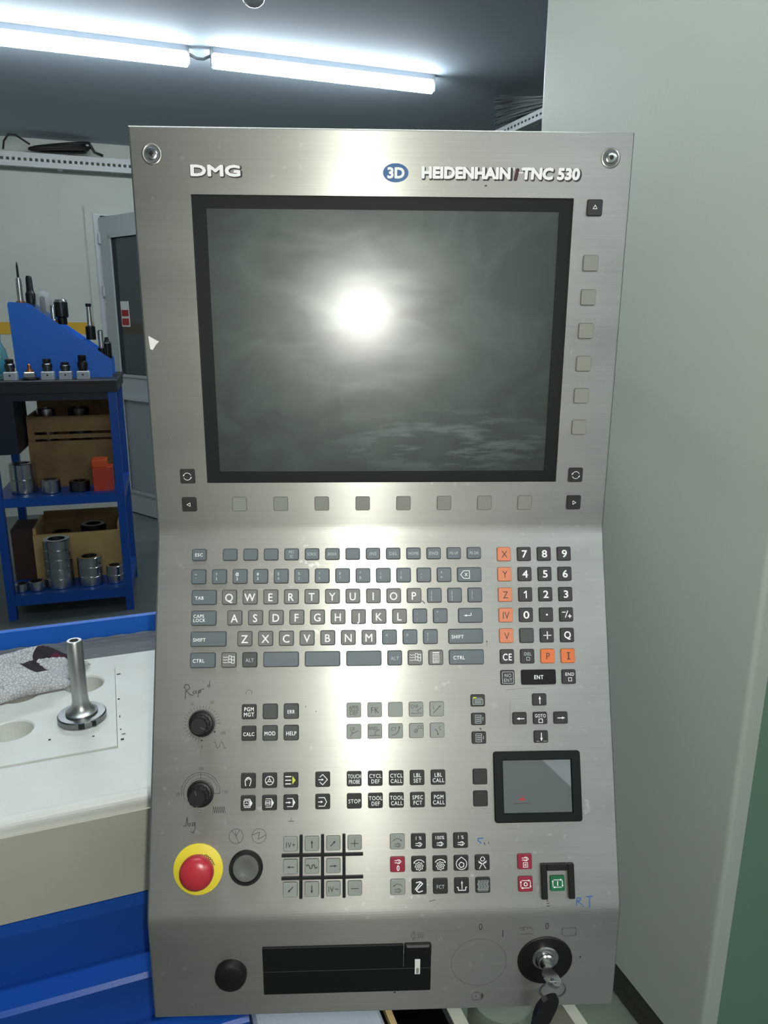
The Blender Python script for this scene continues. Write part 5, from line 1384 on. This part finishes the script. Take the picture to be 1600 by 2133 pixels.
# lower strip prints
mark([TX('0', 0, 0, 7.0, 0.72, -0.004)], 'l', 86.2, -14.6)
mark([TX('0', 0, 0, 7.0, 0.72, -0.004)], 'l', 147.5, -15.6)
mark([L([(0, 3.4), (0, -3.4)], 0.7)], 'l', 106.9, -22.6)
mark([L([(-6.6, 2.6), (-3.4, 3.8), (-1.8, 2.0), (-3.4, 0.8), (-5.0, 1.0)], 0.45), L([(-3.0, 3.8), (0, 4.6), (1.0, 2.8), (2.6, 4.4), (3.4, 2.4), (4.8, 3.6), (6.4, 0.4)], 0.45), L([(-4.8, -3.4), (-1.0, -3.6), (3.0, -2.8), (6.2, -4.2)], 0.45)], 'l', 128.4, -20.3, 'print_grey')
mark([L([(-6.2, 4.2), (4.8, 4.2)], 0.35), L([(6.4, 3.4), (6.4, -3.0)], 0.35), L([(5.6, -4.2), (-5.6, -4.2)], 0.35), L([(-6.4, -3.4), (-6.4, 2.4)], 0.35), F([(6.4, 4.2), (4.8, 4.8), (4.8, 3.6)]), F([(6.4, -4.2), (7.0, -2.6), (5.8, -2.6)]), F([(-6.4, 4.2), (-7.0, 2.6), (-5.8, 2.6)])], 'l', 168.4, -22.6)
mark([L(arc(0, 0, 25.6, 0, 360, 72), 0.3)], 'l', 85.7, -53.3, 'print_grey')
mark([L(arc(-1.2, 0, 4.2, 0, 360, 28), 0.4), L([(-1.2, 1.8), (-1.2, -1.8)], 0.5), L([(-6, -4.6), (2.4, -4.6), (3.4, -4.0)], 0.35), L([(-5, 4.6), (2.4, 4.6)], 0.35), F([(3.4, 4.6), (6.4, 0), (3.4, -4.6)])], 'l', 85.6, -91.1, 'print_grey')
mark([L([(-5, 2.0), (-3.0, 2.2), (-2.0, 0.8), (-2.0, -1.4), (-4.0, -2.0), (-5.6, -0.6), (-5, 2.0)], 0.4), L(arc(-3.2, 3.4, 1.0, 0, 360, 8), 0.4), L(arc(-3.2, -3.6, 1.0, 0, 360, 8), 0.4), L([(-1.6, 1.6), (6, 1.6)], 0.35), L([(-1.6, -2.0), (6, -2.0)], 0.35), L([(1.2, 1.6), (1.2, -2)], 0.35), L([(3.0, 0.6), (5.4, 0.6), (5.4, -1.0), (3.0, -1.0)], 0.35, True), L([(1.0, 3.2), (4.6, 3.2)], 0.35)], 'l', 28.0, -22.5, 'print_grey')
mark([F(arc(0, 0, 0.9, 0, 360, 8)[:-1])], 'l', 180.5, -50.5, 'ink_black')
mark([F([(-1.5, -0.8), (-0.4, 0.8), (1.0, 0.6), (0.2, -1.0)]), L([(2.2, 1.4), (4.2, 3.0), (4.6, 4.8)], 0.6)], 'l', 8.0, -84.0, 'ink_black')
# torn paper scrap stuck on the edge of the plate
MB().prism([(-3.6*mm, -5.6*mm), (-4.6*mm, 5.8*mm), (4.6*mm, 0.8*mm), (2.0*mm, -1.6*mm), (-1.6*mm, -6.6*mm)], 0.1*mm, 0.35*mm).build('paper_scrap', 'paper_white', pn, on('u', -205.8, 176.0), (ROTX['u'], 0, 0))['label'] = 'torn scrap of white paper stuck to the edge'

# ----- key in the switch with a ring and a second key
bpy.context.view_layer.update()
KM = Matrix.Translation(PANEL_LOC) @ Matrix.Rotation(-ROOM, 4, 'Z') @ Matrix.Translation(on('l', 147.3, -49.0, 8.2)) @ Matrix.Rotation(ROTX['l'], 4, 'X')
kb_ = empty('switch_key'); kb_.matrix_world = KM
tag(kb_, 'small metal key in the key switch with a black-headed key on its ring', 'key')
# local: x right, y up, z outward
b = MB().box(-0.8*mm, 0.8*mm, -4*mm, 4*mm, 0.1*mm, 6*mm)
bow = [(6*mm + 9*mm - 10.0*mm*math.cos(a), 9.5*mm*math.sin(a)) for a in [2*PI*k/28 for k in range(28)]]
n = 28
inner = [(15*mm + 4.5*mm - 3.0*mm*math.cos(2*PI*k/28), 3.0*mm*math.sin(2*PI*k/28)) for k in range(28)]
for sx in (-1.1, 1.1):
    v = [(sx*mm, y, z) for z, y in bow] + [(sx*mm, y, z) for z, y in inner]
    b.add(v, [(i, (i + 1) % n, n + (i + 1) % n, n + i) for i in range(n)])
v = [(-1.1*mm, y, z) for z, y in bow] + [(1.1*mm, y, z) for z, y in bow]; b.add(v, [(i, (i + 1) % n, n + (i + 1) % n, n + i) for i in range(n)])
v = [(-1.1*mm, y, z) for z, y in inner] + [(1.1*mm, y, z) for z, y in inner]; b.add(v, [(i, (i + 1) % n, n + (i + 1) % n, n + i) for i in range(n)])
b.build('metal_key', 'chrome', kb_, rot=(0, 0, math.radians(62)))
MB().tube([(11.5*mm*math.cos(a) + 0.5*mm, -8.0*mm + 11.0*mm*math.sin(a), 20.5*mm + 2.0*mm*math.sin(a*1.0)) for a in [2*PI*k/32 for k in range(32)]], 0.75*mm, 8, True).build('key_ring', 'chrome', kb_)
head = [(1.15*px_, 1.15*py_) for px_, py_ in [(-7*mm, 0), (-9.5*mm, -6*mm), (-9.8*mm, -16*mm), (-8.0*mm, -30*mm), (-5.0*mm, -33*mm), (5.0*mm, -33*mm), (8.0*mm, -30*mm), (9.8*mm, -16*mm), (9.5*mm, -6*mm), (7*mm, 0), (3*mm, 2*mm), (-3*mm, 2*mm)]]
hd = MB().prism(head, -2.2*mm, 2.2*mm).build('key_head', 'black_plastic', kb_, (-2.0*mm, -17.0*mm, 20*mm), (math.radians(10), math.radians(20), math.radians(-5)))
MB().box(-4.2*mm, 4.2*mm, -66*mm, -38.2*mm, -1.0*mm, 1.0*mm).build('key_blade', 'steel_dark', kb_, (-2.0*mm, -17.0*mm, 20*mm), (math.radians(10), math.radians(20), math.radians(-5)))
